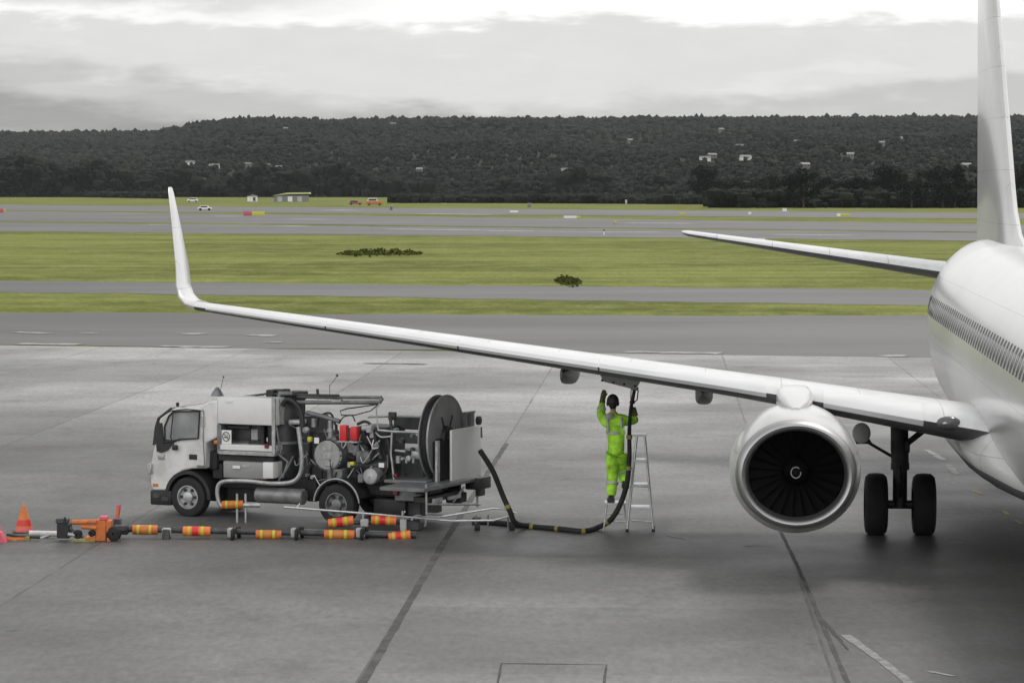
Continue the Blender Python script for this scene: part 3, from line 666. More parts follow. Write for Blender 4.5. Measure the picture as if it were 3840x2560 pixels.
for side in (1, -1):
    ys = [1.0, 1.88, 2.8, 3.8, 4.83, 5.8, 7, 8.4, 9.8, 11, 12.5, 14, 15.2, 16.15]
    sec = [wsec(*[winterp(y)[i] for i in (0, 1, 2, 3, 4)], side=side, inc=.035) for y in ys]
    wing = MB().loft(sec).build('wing', WINGM, plane); paint_underside_shade(wing)
    MB().loft([wsec(a[0], a[1], a[2], a[3], a[4], dirz=a[5], side=side) for a in WL]).build('winglet', WHITE, plane)
    # leading-edge slats: proud nose shells
    for (ya, yb) in ((2.75, 4.35), (5.3, 8.2), (8.23, 10.8), (10.83, 13.4), (13.43, 15.9)):
        ss = []
        for j in range(5):
            y = ya + (yb - ya) * j / 4; xle, _, z, c, t = winterp(y); q = []
            fo = [(u, v) for (u, v) in foil(t=t)]
            le = len(fo) // 2
            idx = [i for i, (u, v) in enumerate(fo) if (i <= le and u < .14) or u < .02]
            for i in idx:
                u, v = fo[i]; q.append(Vector((xle + u * c - .006, side * y, z + v * c - u * c * .035 + (.006 if v > 0 else -.006))))
            for i in reversed(idx):
                u, v = fo[i]; q.append(Vector((xle + .01 + u * c, side * y, z + v * c * .8 - u * c * .035)))
            ss.append(q)
        MB().loft(ss).build('slat', SLATM, wing)
    # kruger / inboard leading edge and landing light
    xle, _, z, c, t = winterp(2.35)
    lamp = MB(); lamp.ball((xle + .0, side * 2.36, z + .03), (.13, .2, .115), 16, 10); lamp.build('landing_light', mat('lamp_glass_grey', (.10, .10, .105), .15), wing)
    MB().ball((xle - .10, side * 2.42, z + .03), (.035, .05, .035), 10, 6).build('lamp_lens', LIPM, wing)
    # flap track fairings
    for (yy, x0, x1, zc, hw, hh) in ((6.42, 18.7, 23.6, 2.50, .165, .20), (8.97, 19.6, 24.2, 2.80, .15, .19)):
        ss = []
        for j in range(13):
            u = j / 12; e = max(.06, (sin(pi * min(1, u * 1.0)) ** .55)); x = x0 + (x1 - x0) * u; q = []
            for i in range(20):
                a = 2 * pi * i / 20; cx, sx = cos(a), sin(a); q.append((x, side * yy + hw * e * math.copysign(abs(sx) ** .6, sx), zc + .12 * (1 - e) - .25 * u * .3 + hh * e * math.copysign(abs(cx) ** .6, cx)))
            ss.append(q)
        MB().loft(ss).build('flap_fairing', FAIRM, wing)
    # trailing edge flap panel hanging slightly
    # engine
    ex, ey, ez = 12.9, 4.835, 1.72
    nf = lambda c: 1.0
    eng = MB().lathe([(.34, .972, .89), (.6, 1.015, .93), (1.0, 1.055, .96), (1.6, 1.08, .98), (2.2, 1.06), (2.9, .99), (3.5, .88), (3.9, .79), (3.88, .75), (3.4, .74)], (ex, side * ey, ez), (1, 0, -.02), 64, fz=nf).build('nacelle', WHITE, plane)
    MB().lathe([(q_[0], q_[1], .905) for q_ in ((.42, .772), (.28, .768), (.14, .782), (.05, .81), (.01, .85), (0, .87), (.015, .90), (.06, .93), (.16, .955), (.335, .975))], (ex, side * ey, ez), (1, 0, -.02), 64, fz=nf).build('inlet_lip', LIPM, eng)
    MB().lathe([(.42, .770, .905), (.7, .785, .94), (1.0, .80), (1.5, .80), (1.5, .02)], (ex, side * ey, ez), (1, 0, -.02), 48, fz=nf).build('inlet_duct', DUCTM, eng)
    fb = MB(); fx = ex + 1.05
    for i in range(24):
        a = 2 * pi * i / 24
        for_r = []
        for r0, tw, ch in ((.22, .35, .10), (.45, .7, .13), (.775, 1.05, .17)):
            rad = Vector((0, cos(a) * r0, sin(a) * r0)); tan = Vector((0, -sin(a), cos(a)))
            dv = Vector((cos(tw), 0, 0)) + tan * sin(tw)
            for_r.append((rad - dv * ch, rad + dv * ch))
        c0 = Vector((fx, side * ey, ez - .02))
        vs = [c0 + p for pr in for_r for p in pr]; fb.add(vs, [(0, 1, 3, 2), (2, 3, 5, 4)], True)
    fan = fb.build('fan', FANM, eng)
    MB().lathe([(-.42, .005), (-.38, .06), (-.25, .14), (-.1, .20), (.05, .23), (.2, .23)], (fx, side * ey, ez - .02), (1, 0, 0), 28).build('spinner', SPINM, fan)
    # swirl mark on the spinner
    pts = []
    for j in range(24):
        a = radians(50 + j * 13.5); pts.append(Vector((fx - .355, side * ey + side * cos(a) * -.078 * side, ez - .02 + sin(a) * .088)))
    pts.append(Vector((fx - .39, side * ey - .022, ez - .012)))
    MB().tube(pts, .009, n=6).build('spinner_mark', UNDERM, fan)
    # core nozzle and plug
    MB().lathe([(3.3, .62), (4.1, .50), (4.7, .40), (4.68, .36), (4.2, .35)], (ex, side * ey, ez - .06), (1, 0, -.02), 40).build('core_nozzle', GEARM, eng)
    MB().lathe([(4.2, .27), (4.8, .22), (5.3, .03)], (ex, side * ey, ez - .08), (1, 0, -.02), 24).build('exhaust_plug', GEARM, eng)
    # pylon
    ss = []
    for x, hw, zb, zt in ((ex + .95, .06, ez + .93, ez + 1.01), (ex + 1.3, .20, ez + .9, ez + 1.10), (ex + 1.7, .27, ez + .9, ez + 1.17), (ex + 2.3, .30, ez + .8, ez + 1.22), (ex + 3.0, .30, ez + .5, ez + 1.25), (ex + 4.2, .24, ez + .35, ez + 1.15), (ex + 5.6, .12, ez + .55, ez + .95)):
        ss.append([(x, side * ey + hw * math.copysign(abs(sin(2 * pi * i / 20)) ** .45, sin(2 * pi * i / 20)), (zb + zt) / 2 + (zt - zb) / 2 * math.copysign(abs(cos(2 * pi * i / 20)) ** .5, cos(2 * pi * i / 20))) for i in range(20)])
    MB().loft(ss).build('pylon', WHITE, plane)
    # strake
    # horizontal stabilizer
    st = [(32.2, .6, 4.30, 4.6, .10), (33.2, 1.35, 4.40, 4.0, .10), (37.15, 7.05, 5.17, 1.55, .09), (37.5, 7.2, 5.20, 1.2, .05)]
    paint_underside_shade(MB().loft([wsec(a[0], a[1], a[2], a[3], a[4], side=side) for a in st]).build('horizontal_stabilizer', WINGM, plane))
    # main landing gear
    gy = side * 2.86; gx = 19.6
    g = MB(); g.cyl((gx, gy, .5), (gx, gy, 1.35), .13).cyl((gx, gy, 1.25), (gx, gy + side * .03, 2.5), .16).cyl((gx, gy, 1.2), (gx, gy, 1.32), .17).cyl((gx, gy - .42, .565), (gx, gy + .42, .565), .08)
    g.box((gx - .02, gy, .85), (.16, .16, .5)); g.box((gx, gy, 1.62), (.26, .34, .22)); g.box((gx, gy + .12, 2.05), (.12, .10, .7))
    strut = g.build('landing_gear_strut', GEARM, plane)
    MB().cyl((gx, gy - side * .06, 1.62), (gx - .1, gy - side * .95, 2.35), .055, n=10).build('side_brace', GEARM, strut)
    MB().tube([(gx + .05, gy, 1.5), (gx - .35, gy, 1.0), (gx - .05, gy, .66)], .04, n=8).build('torque_link', GEARM, strut)
    MB().cyl((gx, gy, 1.35), (gx + .05, gy + side * .75, 1.78), .028, n=8).build('door_rod', GEARM, strut)
    MB().prism([(gy + side * .50, 1.66), (gy + side * .85, 1.66), (gy + side * .68, 1.98)], 0, gx - .06, gx - .02).build('inner_door_fairing', GEARM, strut)
    MB().ball((gx - .1, gy + side * .70, 1.86), (.06, .17, .19), 14, 10).build('gear_door', WPLAIN, strut)
    for q in (-.43, .43):
        wc = (gx, gy + q, .565)
        tyre = MB().lathe([(-.20, .30), (-.205, .42), (-.19, .50), (-.13, .555), (-.04, .566), (.04, .566), (.13, .555), (.19, .50), (.205, .42), (.20, .30)], wc, (0, 1, 0), 40).build('tyre', RUBBER, strut)
        MB().lathe([(-.17, .01), (-.17, .12), (-.11, .2), (-.15, .3), (.15, .3), (.11, .2), (.17, .12), (.17, .01)], wc, (0, 1, 0), 28).build('rim', MGREY, tyre)
# refuelling panel hanging open under the starboard wing
def AW(px, py, Y):   # world -> plane local
    v = W(px, py, Y) - A0; return Vector((v.x * ux + v.y * uy, -v.x * uy + v.y * ux, v.z))
a = [AW(2240, 1382, 53.2), AW(2412, 1408, 53.2), AW(2385, 1462, 53.5), AW(2262, 1430, 53.5)]
pm = MB(); pm.add(a + [p + Vector((.03, 0, 0)) for p in a], [(0, 1, 2, 3), (7, 6, 5, 4), (0, 4, 5, 1), (1, 5, 6, 2), (2, 6, 7, 3), (3, 7, 4, 0)])
pan = pm.build('refuelling_panel', UNDERM, plane)
for q in ((2258, 1426), (2300, 1434), (2340, 1440), (2380, 1448)):
    c = AW(q[0], q[1], 53.4); MB().ball(c, .022, 8, 6).build('latch', BLACK, pan)
# nose gear
g = MB().cyl((4, 0, .35), (4, 0, 1.6), .07).cyl((4, -.22, .34), (4, .22, .34), .05).build('landing_gear_strut', GEARM, plane)
for q in (-.2, .2):
    MB().lathe([(-.09, .15), (-.10, .27), (-.05, .34), (.05, .34), (.10, .27), (.09, .15), (-.09, .15)], (4, q, .34), (0, 1, 0), 28).build('tyre', RUBBER, g)
# fin with dorsal fillet: (z, xLE, xTE, thickness)
FN = [(4.85, 26.4, 39.6, .50), (5.05, 26.9, 39.6, .46), (5.3, 28.2, 39.55, .42), (5.8, 29.4, 39.5, .44), (6.3, 30.1, 39.5, .46), (7.9, 31.75, 39.6, .44), (9.2, 33.0, 39.7, .38), (10.6, 34.4, 39.8, .32), (12.1, 35.9, 39.9, .24), (12.4, 36.4, 39.9, .16)]
ss = []
for z, xl, xt, th_ in FN:
    ff = foil(t=1.0, camber=0); c = xt - xl; ss.append([(xl + u * c, v * th_, z) for (u, v) in ff])
fin = MB().loft(ss).build('tail_fin', WHITE, plane)

# ================================================================== FUEL DISPENSER TRUCK (local x forward, y near side, z up)
d0 = Vector((-6.17, 56.7, 0)); d1_ = Vector((-3.28, 55.4, 0)); fw = (d0 - d1_).normalized(); nr = Vector((-fw.y, fw.x, 0))
TO = (d0 + d1_) / 2 - nr * .95
truck = empty('refuelling_truck', TO, atan2(fw.y, fw.x), 'white cabbed hydrant refuelling truck with pumps, pipes and a big hose reel on its back', 'truck')
def TL(px, py, yl=.95):
    d = ray(px, py); o = Vector((0, 0, H)) - TO
    t_ = (yl - o.dot(nr)) / d.dot(nr); p = o + d * t_; return Vector((p.dot(fw), yl, p.z))
def TB(m, x0, y0, x1, y1, yn=.95, dep=.5, bev=0.0):
    a = TL(x0, (y0 + y1) / 2, yn); b = TL(x1, (y0 + y1) / 2, yn); c = TL((x0 + x1) / 2, y0, yn); e = TL((x0 + x1) / 2, y1, yn)
    m.bb((a.x, yn - dep, e.z), (b.x, yn, c.z), bev=bev); return m
def TP(pts, yl=.95): return [TL(px, py, yl) for px, py in pts]
def tprism(pts, y1, dep, name, m, parent=truck):
    poly = [(p.x, p.z) for p in TP(pts, y1)]; return MB().prism(poly, 1, y1 - dep, y1).build(name, m, parent)
# cab
cabo = [(572, 1700), (562, 1750), (560, 1815), (575, 1838), (632, 1838), (640, 1812), (655, 1785), (684, 1764), (720, 1757), (768, 1757), (772, 1660), (815, 1640), (815, 1500), (780, 1505), (745, 1524), (660, 1528), (640, 1536), (598, 1570), (590, 1600), (582, 1660)]
poly = [(p.x, p.z) for p in TP(cabo, .93)]
cb = MB().prism(poly, 1, -.93, .93)
cab = cb.build('cab', TWHITE, truck)
bm_ = cab.modifiers.new('b', 'BEVEL'); bm_.width = .035; bm_.segments = 3; bm_.limit_method = 'ANGLE'
# windscreen: strip down the sloping front face
f0, f1 = TL(600, 1572, .93), TL(583, 1662, .93)
tprism([(594, 1578), (600, 1566), (640, 1536), (646, 1530), (640, 1527), (590, 1566), (580, 1600), (572, 1668), (584, 1668)], .86, 1.72, 'windscreen', GLASSD, cab)
CABIN = mat('cab_interior_seen_through_glass', (.26, .265, .27), .25, var=.35, scale=2.5, coat=.6)
win = tprism([(619, 1640), (618, 1600), (634, 1560), (650, 1545), (750, 1543), (746, 1600), (742, 1640), (680, 1644), (640, 1652), (615, 1656)], .945, .02, 'side_window', CABIN, cab)
MB().tube([p + Vector((0, .012, 0)) for p in TP([(619, 1640), (618, 1600), (634, 1560), (650, 1543), (750, 1541), (744, 1643), (680, 1646), (640, 1655), (615, 1658), (619, 1640)], .945)], .018, n=6).build('window_seal', BLACK, win)
sd_ = MB(); TB(sd_, 664, 1590, 708, 1634, .80, .3, bev=.05); TB(sd_, 690, 1570, 720, 1600, .80, .3, bev=.05)
for q in ((624, 1610, 656, 1632), (700, 1600, 742, 1620)):
    m = MB(); TB(m, *q, yn=.952, dep=.01); m.build('seat_reflection', UNDERM, win) if False else None
tprism([(586, 1585), (606, 1585), (612, 1645), (650, 1650), (672, 1644), (650, 1660), (628, 1688), (606, 1697), (588, 1692), (584, 1660)], .955, .03, 'quarter_panel', BLACK, cab)
mir = MB(); TB(mir, 643, 1668, 662, 1688, 1.03, .07, bev=.02); mir.tube(TP([(652, 1668), (640, 1640), (650, 1540)], 1.0), .012, n=6); mir.build('mirror', BLACK, cab)
MB().tube(TP([(597, 1585), (593, 1570), (640, 1540), (700, 1534), (755, 1540)], 1.02), .012, n=6).build('mirror_bracket', BLACK, cab)
m = MB(); TB(m, 708, 1703, 737, 1722, .95, .03, bev=.01); m.build('door_handle', BLACK, cab)
m = MB(); TB(m, 591, 1703, 615, 1722, .955, .03, bev=.01); m.build('side_light', LGREY, cab)
m = MB(); TB(m, 738, 1744, 764, 1754, .945, .03); m.build('step_mark', MGREY, cab)
MB().tube([p + Vector((0, .006, 0)) for p in TP([(768, 1752), (762, 1640), (765, 1545), (760, 1535)], .935)], .008, n=5).build('door_seam', MGREY, cab)
m = MB(); TB(m, 752, 1560, 768, 1600, .945, .03); m.build('cab_vent', UNDERM, cab)
m = MB(); TB(m, 562, 1838, 641, 1893, .93, 1.86, bev=.03); bmp = m.build('bumper', BLACK, truck)
m = MB(); TB(m, 574, 1850, 600, 1866, .94, .05); TB(m, 604, 1862, 630, 1878, .94, .04); m.build('fog_lamp', DGREY, bmp)
m = MB(); TB(m, 572, 1812, 592, 1824, .945, .03); m.build('indicator', AMBER, cab)
m = MB(); TB(m, 552, 1738, 566, 1775, 1.0, .25); m.cyl(TL(558, 1775, .95), TL(566, 1820, .93), .015); m.build('front_mirror', LGREY, cab)
m = MB(); q = TL(666, 1520, .3); m.cyl(q - Vector((0, 0, .05)), q, .03); m.ball(q + Vector((0, 0, .03)), .035); m.build('beacon', BLACK, cab)
m = MB(); TB(m, 680, 1526, 699, 1534, .9, .1); m.build('roof_lamp', BLACK, cab)
m = MB(); q = TL(835, 1495, .5); m.tube([q, TL(826, 1465, .5), TL(838, 1413, .5)], .006, n=5); m.ball(TL(838, 1413, .5), .02); m.lathe([(0, .13), (.08, .09), (.16, .03), (.17, .0)], TL(815, 1484, .5), (0, 0, 1), 14); m.build('radio_antenna', MGREY, cab)
# wheel arches and wheels
def twheel(px, py, yl, dual=False):
    c = TL(px, py, yl); c.z = .39; r = .39
    t_ = MB().lathe([(-.13, .22), (-.14, .30), (-.12, .365), (-.05, .39), (-.05, .38), (-.02, .38), (-.02, .39), (.02, .39), (.02, .38), (.05, .38), (.05, .39), (.12, .365), (.14, .30), (.13, .22)], c - Vector((0, .13, 0)), (0, 1, 0), 40).build('wheel', RUBBER, truck)
    rm = MB().lathe([(-.02, .235), (.01, .235), (.012, .205), (-.05, .19), (-.05, .11), (.005, .10), (.02, .06), (.02, .003)], c - Vector((0, .01, 0)), (0, 1, 0), 32)
    rm.build('rim', (MGREY if dual else LGREY), t_)
    for i in range(6):
        a = 2 * pi * i / 6; p = c + Vector((cos(a) * .15, -.055, sin(a) * .15)); MB().cyl(p, p + Vector((0, .03, 0)), .03 if not dual else .035, n=10).build('wheel_hole', BLACK, t_)
    return t_
twheel(703, 1873, .93); twheel(1260, 1898, .95, True)
for (px, py) in ((703, 1873), (1260, 1898)):
    c = TL(px, py, .93); c.z = .39; c.y = -.65
    t_ = MB().lathe([(-.13, .22), (-.14, .30), (-.12, .365), (-.05, .39), (.05, .39), (.12, .365), (.14, .30), (.13, .22)], c - Vector((0, .13, 0)), (0, 1, 0), 32).build('wheel', RUBBER, truck)
    MB().lathe([(-.1, .235), (-.1, .003)], c - Vector((0, .13, 0)), (0, 1, 0), 24).build('rim', MGREY, t_)
def arch(px, r, dep, yn, m, name, wd=.04, par=truck, a0=15, a1=165):
    c = TL(px, 1880, yn); pts = [(c.x + cos(radians(a)) * r, .40 + sin(radians(a)) * r) for a in range(a0, a1 + 1, 10)]
    inn = [(c.x + cos(radians(a)) * (r - wd), .40 + sin(radians(a)) * (r - wd)) for a in range(a1, a0 - 1, -10)]
    return MB().prism(pts + inn, 1, yn - dep, yn).build(name, m, par)
arch(703, .50, .5, .935, BLACK, 'wheel_arch', .07, cab, -5, 185)
mg = arch(1262, .475, .55, .97, BLACK, 'mudguard', .04)
MB().tube([Vector((TL(1262, 1880, .97).x + cos(radians(a)) * .475, .975, .4 + sin(radians(a)) * .475)) for a in range(5, 176, 10)], .016, n=6).build('mudguard_edge', LGREY, mg)
# chassis
m = MB(); c0 = TL(600, 1830, .4).x; c1 = TL(1660, 1830, .4).x
for yy in (.38, -.38): m.bb((c1, yy - .04, .55), (c0, yy + .04, .75))
for q in (-1.9, -1, 0, 1, 1.9): m.bb((q - .04, -.38, .58), (q + .04, .38, .72))
m.build('chassis', BLACK, truck)
m = MB()
for px in (703, 1260): c = TL(px, 1880, .6); m.cyl((c.x, -.8, .39), (c.x, .75, .39), .07)
m.build('axle', BLACK, truck)
m = MB(); TB(m, 775, 1760, 905, 1880, .25, .6); TB(m, 850, 1810, 960, 1880, .35, .8); m.build('gearbox', BLACK, truck)
m = MB(); TB(m, 775, 1690, 815, 1760, .75, 1.5); m.build('cab_back_bracket', BLACK, truck)
# front cabinet with open display window
m = MB(); TB(m, 816, 1490, 1030, 1592, .93, .45, bev=.02); cabn = m.build('cabinet', TPANEL, truck)
m = MB(); TB(m, 812, 1592, 828, 1700, .92, .5); m.build('cabinet_post', MGREY, cabn)
m = MB(); TB(m, 1018, 1490, 1031, 1705, .94, .04); m.build('cabinet_edge_post', LGREY, cabn)
m = MB(); TB(m, 818, 1593, 1022, 1668, .55, .35); m.build('meter_recess', MGREY, cabn)
m = MB(); TB(m, 975, 1592, 990, 1668, .7, .2); TB(m, 1006, 1592, 1018, 1668, .8, .2); TB(m, 930, 1650, 975, 1668, .7, .2); TB(m, 852, 1596, 935, 1606, .8, .1); m.build('meter_hose_rack', BLACK, cabn)
m = MB(); TB(m, 870, 1604, 940, 1650, .62, .08, bev=.02); m.build('display_unit', DGREY, cabn)
m = MB(); TB(m, 941, 1608, 966, 1664, .62, .08); m.build('meter_panel', UNDERM, cabn)
m = MB(); TB(m, 818, 1668, 1026, 1690, .92, .75); m.build('cabinet_sill', TPANEL, cabn)
m = MB(); TB(m, 818, 1692, 1028, 1707, .94, .8); m.build('cabinet_rail', LGREY, cabn)
m = MB(); TB(m, 991, 1664, 1006, 1680, .95, .05); m.build('red_button_box', DRED, cabn)
nst = MB(); TB(nst, 831, 1612, 867, 1664, .90, .012); nst = nst.build('no_smoking_sign', WPLAIN, cabn)
c = TL(848, 1636, .905)
MB().tube([c + Vector((cos(a / 24 * 2 * pi) * .075, .004, sin(a / 24 * 2 * pi) * .085)) for a in range(24)], .007, n=6, closed=True).build('prohibition_ring', BLACK, nst)
m = MB(); m.cyl(c + Vector((.055, .004, .058)), c + Vector((-.055, .004, -.058)), .006, n=6); m.cyl(c + Vector((.045, .003, -.015)), c + Vector((-.04, .003, -.015)), .008, n=6); m.tube([c + Vector((-.045, .003, 0)), c + Vector((-.04, .003, .02)), c + Vector((-.02, .003, .03)), c + Vector((-.01, .003, .05))], .004, n=5); m.build('cigarette_symbol', BLACK, nst)
m = MB(); TB(m, 801, 1650, 815, 1664, .95, .05, bev=.01); m.build('side_indicator', AMBER, truck)
m = MB(); TB(m, 818, 1707, 1028, 1731, .80, 1.5); m.build('deck_beam', BLACK, truck)
m = MB(); TB(m, 837, 1731, 1000, 1793, .92, .5, bev=.015); lb = m.build('side_locker', mat('locker_grey', (.30, .30, .30), .45, var=.08, dirt=(.2, .2, .19), dirt_amt=.5), truck)
m = MB(); TB(m, 985, 1733, 1024, 1793, .935, .5, bev=.015); m.build('locker_door', TPANEL, lb)
m = MB(); TB(m, 908, 1743, 936, 1752, .93, .02); m.build('locker_handle', LGREY, lb)
m = MB(); TB(m, 795, 1735, 836, 1795, .7, 1.2); m.build('battery_box', BLACK, truck)
m = MB(); TB(m, 820, 1500, 1024, 1700, .12, 1.0); m.build('inner_cabinet', DGREY, truck)
# filter vessel
c = TL(1066, 1650, .3)
top_, bot = TL(1066, 1500, .3).z, TL(1066, 1795, .3).z
vess = MB().lathe([(bot, .02), (bot + .02, .25), (bot + .1, .30), (top_ - .18, .30), (top_ - .06, .25), (top_, .12), (top_ + .01, .01)], (c.x, .3, 0), (0, 0, 1), 28).build('filter_vessel', DGREY, truck)
MB().lathe([(0, .31), (0, .345), (.05, .345), (.05, .31)], (c.x, .3, TL(1066, 1660, .3).z), (0, 0, 1), 28).build('vessel_flange', MGREY, vess)
m = MB(); TB(m, 1080, 1574, 1123, 1592, .75, .3, bev=.03); m.build('vessel_valve', LGREY, vess)
m = MB()
for q in ((1035, 1590, 1070, 1700), (1045, 1500, 1060, 1590)):
    m.cyl(TL(q[0], q[1], .75), TL(q[0] + 18, q[3], .75), .02)
m.tube(TP([(1040, 1700), (1080, 1730), (1060, 1790)], .8), .022, n=8); m.tube(TP([(1100, 1710), (1075, 1760), (1045, 1800)], .8), .022, n=8); m.build('small_pipe', MGREY, vess)
# silver hose pipe looping down
MB().tube(curve_pts(TP([(1118, 1600), (1126, 1660), (1132, 1720), (1126, 1775), (1095, 1806), (1020, 1812), (930, 1803), (850, 1803), (822, 1815), (815, 1845), (822, 1885), (836, 1900)], .92), 6), .042, n=12).build('silver_pipe', LGREY, truck)
# tank under deck
a_, b_ = TL(965, 1860, .75), TL(1142, 1862, .75)
MB().lathe([(0, .01), (0, .13), (.02, .15), ((a_ - b_).length - .02, .15), ((a_ - b_).length, .13), ((a_ - b_).length, .01)], b_, (1, 0, 0), 24).build('air_tank', mat('grey_tank', (.24, .24, .24), .4, .3, var=.25, scale=7), truck)
m = MB(); TB(m, 1150, 1800, 1185, 1880, .5, .9); TB(m, 965, 1790, 1180, 1832, .45, .9); m.build('under_frame', BLACK, truck)
# pump group behind the vessel
m = MB(); TB(m, 1110, 1560, 1160, 1800, .3, .8); TB(m, 1160, 1620, 1210, 1800, .2, .7); TB(m, 1285, 1640, 1340, 1810, .45, .8); TB(m, 1330, 1600, 1450, 1720, .25, .8); TB(m, 1350, 1720, 1480, 1860, .35, .9, bev=.03); m.build('pump_housing', DGREY, truck)
m = MB(); m.cyl(TL(1360, 1610, .5), TL(1375, 1720, .5), .12); m.cyl(TL(1330, 1650, .55), TL(1420, 1650, .55), .10); m.cyl(TL(1340, 1745, .5), TL(1460, 1745, .5), .13); m.cyl(TL(1400, 1640, .4), TL(1440, 1760, .4), .1)
m.build('pump_body', mat('pump_black', (.035, .036, .038), .45, var=.4, scale=5), truck)
m = MB(); m.cyl(TL(1240, 1640, .5), TL(1240, 1580, .5), .055); m.cyl(TL(1240, 1640, .5), TL(1240, 1652, .5), .08); m.cyl(TL(1240, 1618, .5), TL(1240, 1610, .5), .075); m.build('valve_stack', LGREY, truck); MB().cyl(TL(1176, 1600, .5), TL(1176, 1570, .5), .05).build('air_vent', LGREY, truck)
# big round filter end
c = TL(1228, 1706, .78); flt = MB().lathe([(0, .30), (-.7, .30)], (c.x, .78, c.z), (0, 1, 0), 36).build('filter_drum', MGREY, truck)
MB().lathe([(-.02, .275), (.0, .275), (.015, .26), (.02, .2), (.045, .005)], (c.x, .785, c.z), (0, 1, 0), 36).build('drum_lid', mat('drum_lid_grey', (.34, .34, .34), .45, var=.12, scale=6), flt)
for i in range(14):
    pass
m = MB()
for i in range(16):
    a = 2 * pi * i / 16; m.cyl((c.x + cos(a) * .288, .77, c.z + sin(a) * .288), (c.x + cos(a) * .288, .80, c.z + sin(a) * .288), .014, n=8)
m.build('lid_bolts', DGREY, flt)
m = MB(); TB(m, 1210, 1668, 1244, 1690, .825, .02); TB(m, 1210, 1698, 1240, 1720, .828, .02); TB(m, 1216, 1730, 1246, 1746, .825, .02); m.build('data_plate', LGREY, flt)
m = MB(); TB(m, 1225, 1758, 1282, 1800, .8, .4); m.build('drum_cradle', MGREY, flt)
# smaller discs
c = TL(1388, 1786, .85); MB().lathe([(-.35, .15), (0, .15), (.02, .13), (.03, .01)], (c.x, .85, c.z), (0, 1, 0), 28).build('pump_cover', LGREY, truck)
c = TL(1368, 1714, .7); MB().lathe([(-.3, .12), (0, .12), (.02, .10), (.03, .01)], (c.x, .7, c.z), (0, 1, 0), 24).build('motor_end', MGREY, truck)
m = MB(); TB(m, 1333, 1690, 1380, 1735, .66, .2, bev=.03); m.build('meter_block', MGREY, truck)
m = MB(); TB(m, 1340, 1777, 1362, 1810, .8, .3); m.build('grey_block', MGREY, truck)
for q in ((1151, 1637, 1166, 1656), (1310, 1731, 1326, 1745)):
    m = MB(); TB(m, *q, yn=.9, dep=.08, bev=.02); m.build('yellow_knob', YEL, truck)
m = MB(); TB(m, 1302, 1732, 1314, 1752, .88, .06); m.build('gauge', LGREY, truck)
# red boxes with writing-like gauge plate
for q in ((1272, 1594, 1298, 1654), (1311, 1600, 1337, 1650)):
    m = MB(); TB(m, *q, yn=.9, dep=.14, bev=.02); rb = m.build('red_canister', RED, truck)
m = MB(); TB(m, 1264, 1654, 1340, 1659, .92, .2); m.build('canister_bracket', LGREY, truck)
m = MB(); TB(m, 1296, 1604, 1313, 1648, .86, .1); m.build('canister_backing', DGREY, truck)
for q in ((1474, 1776, 1488, 1790), (1472, 1808, 1490, 1856)):
    m = MB(); TB(m, *q, yn=.8, dep=.08); m.build('red_lever', DRED, truck)
m = MB(); TB(m, 1300, 1650, 1356, 1700, .5, .2); m.cyl(TL(1385, 1600, .8), TL(1385, 1620, .8), .06); m.cyl(TL(1360, 1605, .8), TL(1396, 1603, .8), .05); m.cyl(TL(1395, 1590, .7), TL(1395, 1640, .7), .045); m.build('valve_cluster', UNDERM, truck)
# pipes of the lifting boom
bo = MB(); bo.tube(TP([(1045, 1500), (1050, 1474), (1100, 1474)], .55), .05, n=8); bo.tube(TP([(1100, 1508), (1425, 1508), (1432, 1498), (1424, 1488)], .5), .042, n=10); bo.tube(TP([(1150, 1546), (1200, 1558), (1275, 1580)], .6), .045, n=10)
bo.tube(TP([(1000, 1480), (1100, 1486), (1200, 1490), (1420, 1490)], .35), .03, n=8); boom = bo.build('boom', MGREY, truck)
bo = MB(); bo.tube(TP([(1425, 1510), (1390, 1540), (1330, 1556), (1280, 1556), (1276, 1540), (1300, 1532), (1420, 1515)], .5), .012, n=6); bo.tube(curve_pts(TP([(1276, 1580), (1290, 1562), (1320, 1558), (1332, 1580)], .6), 5), .012, n=6)
bo.tube(curve_pts(TP([(1060, 1500), (1020, 1560), (1010, 1650), (1020, 1720)], .6), 5), .03, n=8); bo.tube(curve_pts(TP([(1060, 1520), (1075, 1500), (1100, 1505), (1130, 1545), (1136, 1620)], .7), 5), .05, n=8)
bo.tube(curve_pts(TP([(1190, 1600), (1200, 1560), (1240, 1550), (1260, 1600)], .5), 5), .022, n=6); bo.tube(curve_pts(TP([(1260, 1590), (1265, 1640), (1290, 1700), (1330, 1720)], .55), 5), .03, n=8); bo.tube(curve_pts(TP([(1340, 1590), (1370, 1580), (1395, 1600), (1410, 1660), (1390, 1720)], .7), 5), .028, n=8)
bo.tube(curve_pts(TP([(1440, 1620), (1460, 1680), (1450, 1760), (1420, 1800)], .7), 5), .026, n=8)
bo.build('rubber_pipe', BLACK, truck)
m = MB(); TB(m, 996, 1462, 1024, 1490, .5, .4); TB(m, 1038, 1460, 1062, 1492, .5, .3); TB(m, 1060, 1470, 1110, 1500, .4, .5); TB(m, 1040, 1490, 1110, 1560, .2, .4); m.build('roof_mechanism', BLACK, truck)
m = MB(); m.tube(TP([(820, 1484), (870, 1490), (940, 1484), (1000, 1476), (1160, 1480), (1272, 1482)], .45), .022, n=6); m.tube(TP([(1190, 1458), (1192, 1478), (1200, 1482)], .45), .03, n=6); m.build('roof_rail', DGREY, truck)
m = MB(); m.tube(TP([(1236, 1478), (1236, 1445), (1250, 1430), (1264, 1408)], .5), .007, n=5); m.ball(TL(1264, 1407, .5), .028); m.build('whip_aerial', MGREY, truck)
m = MB(); TB(m, 1244, 1497, 1278, 1508, .56, .08); m.build('cable_clamps', LGREY, truck)
rc = random.Random(21)
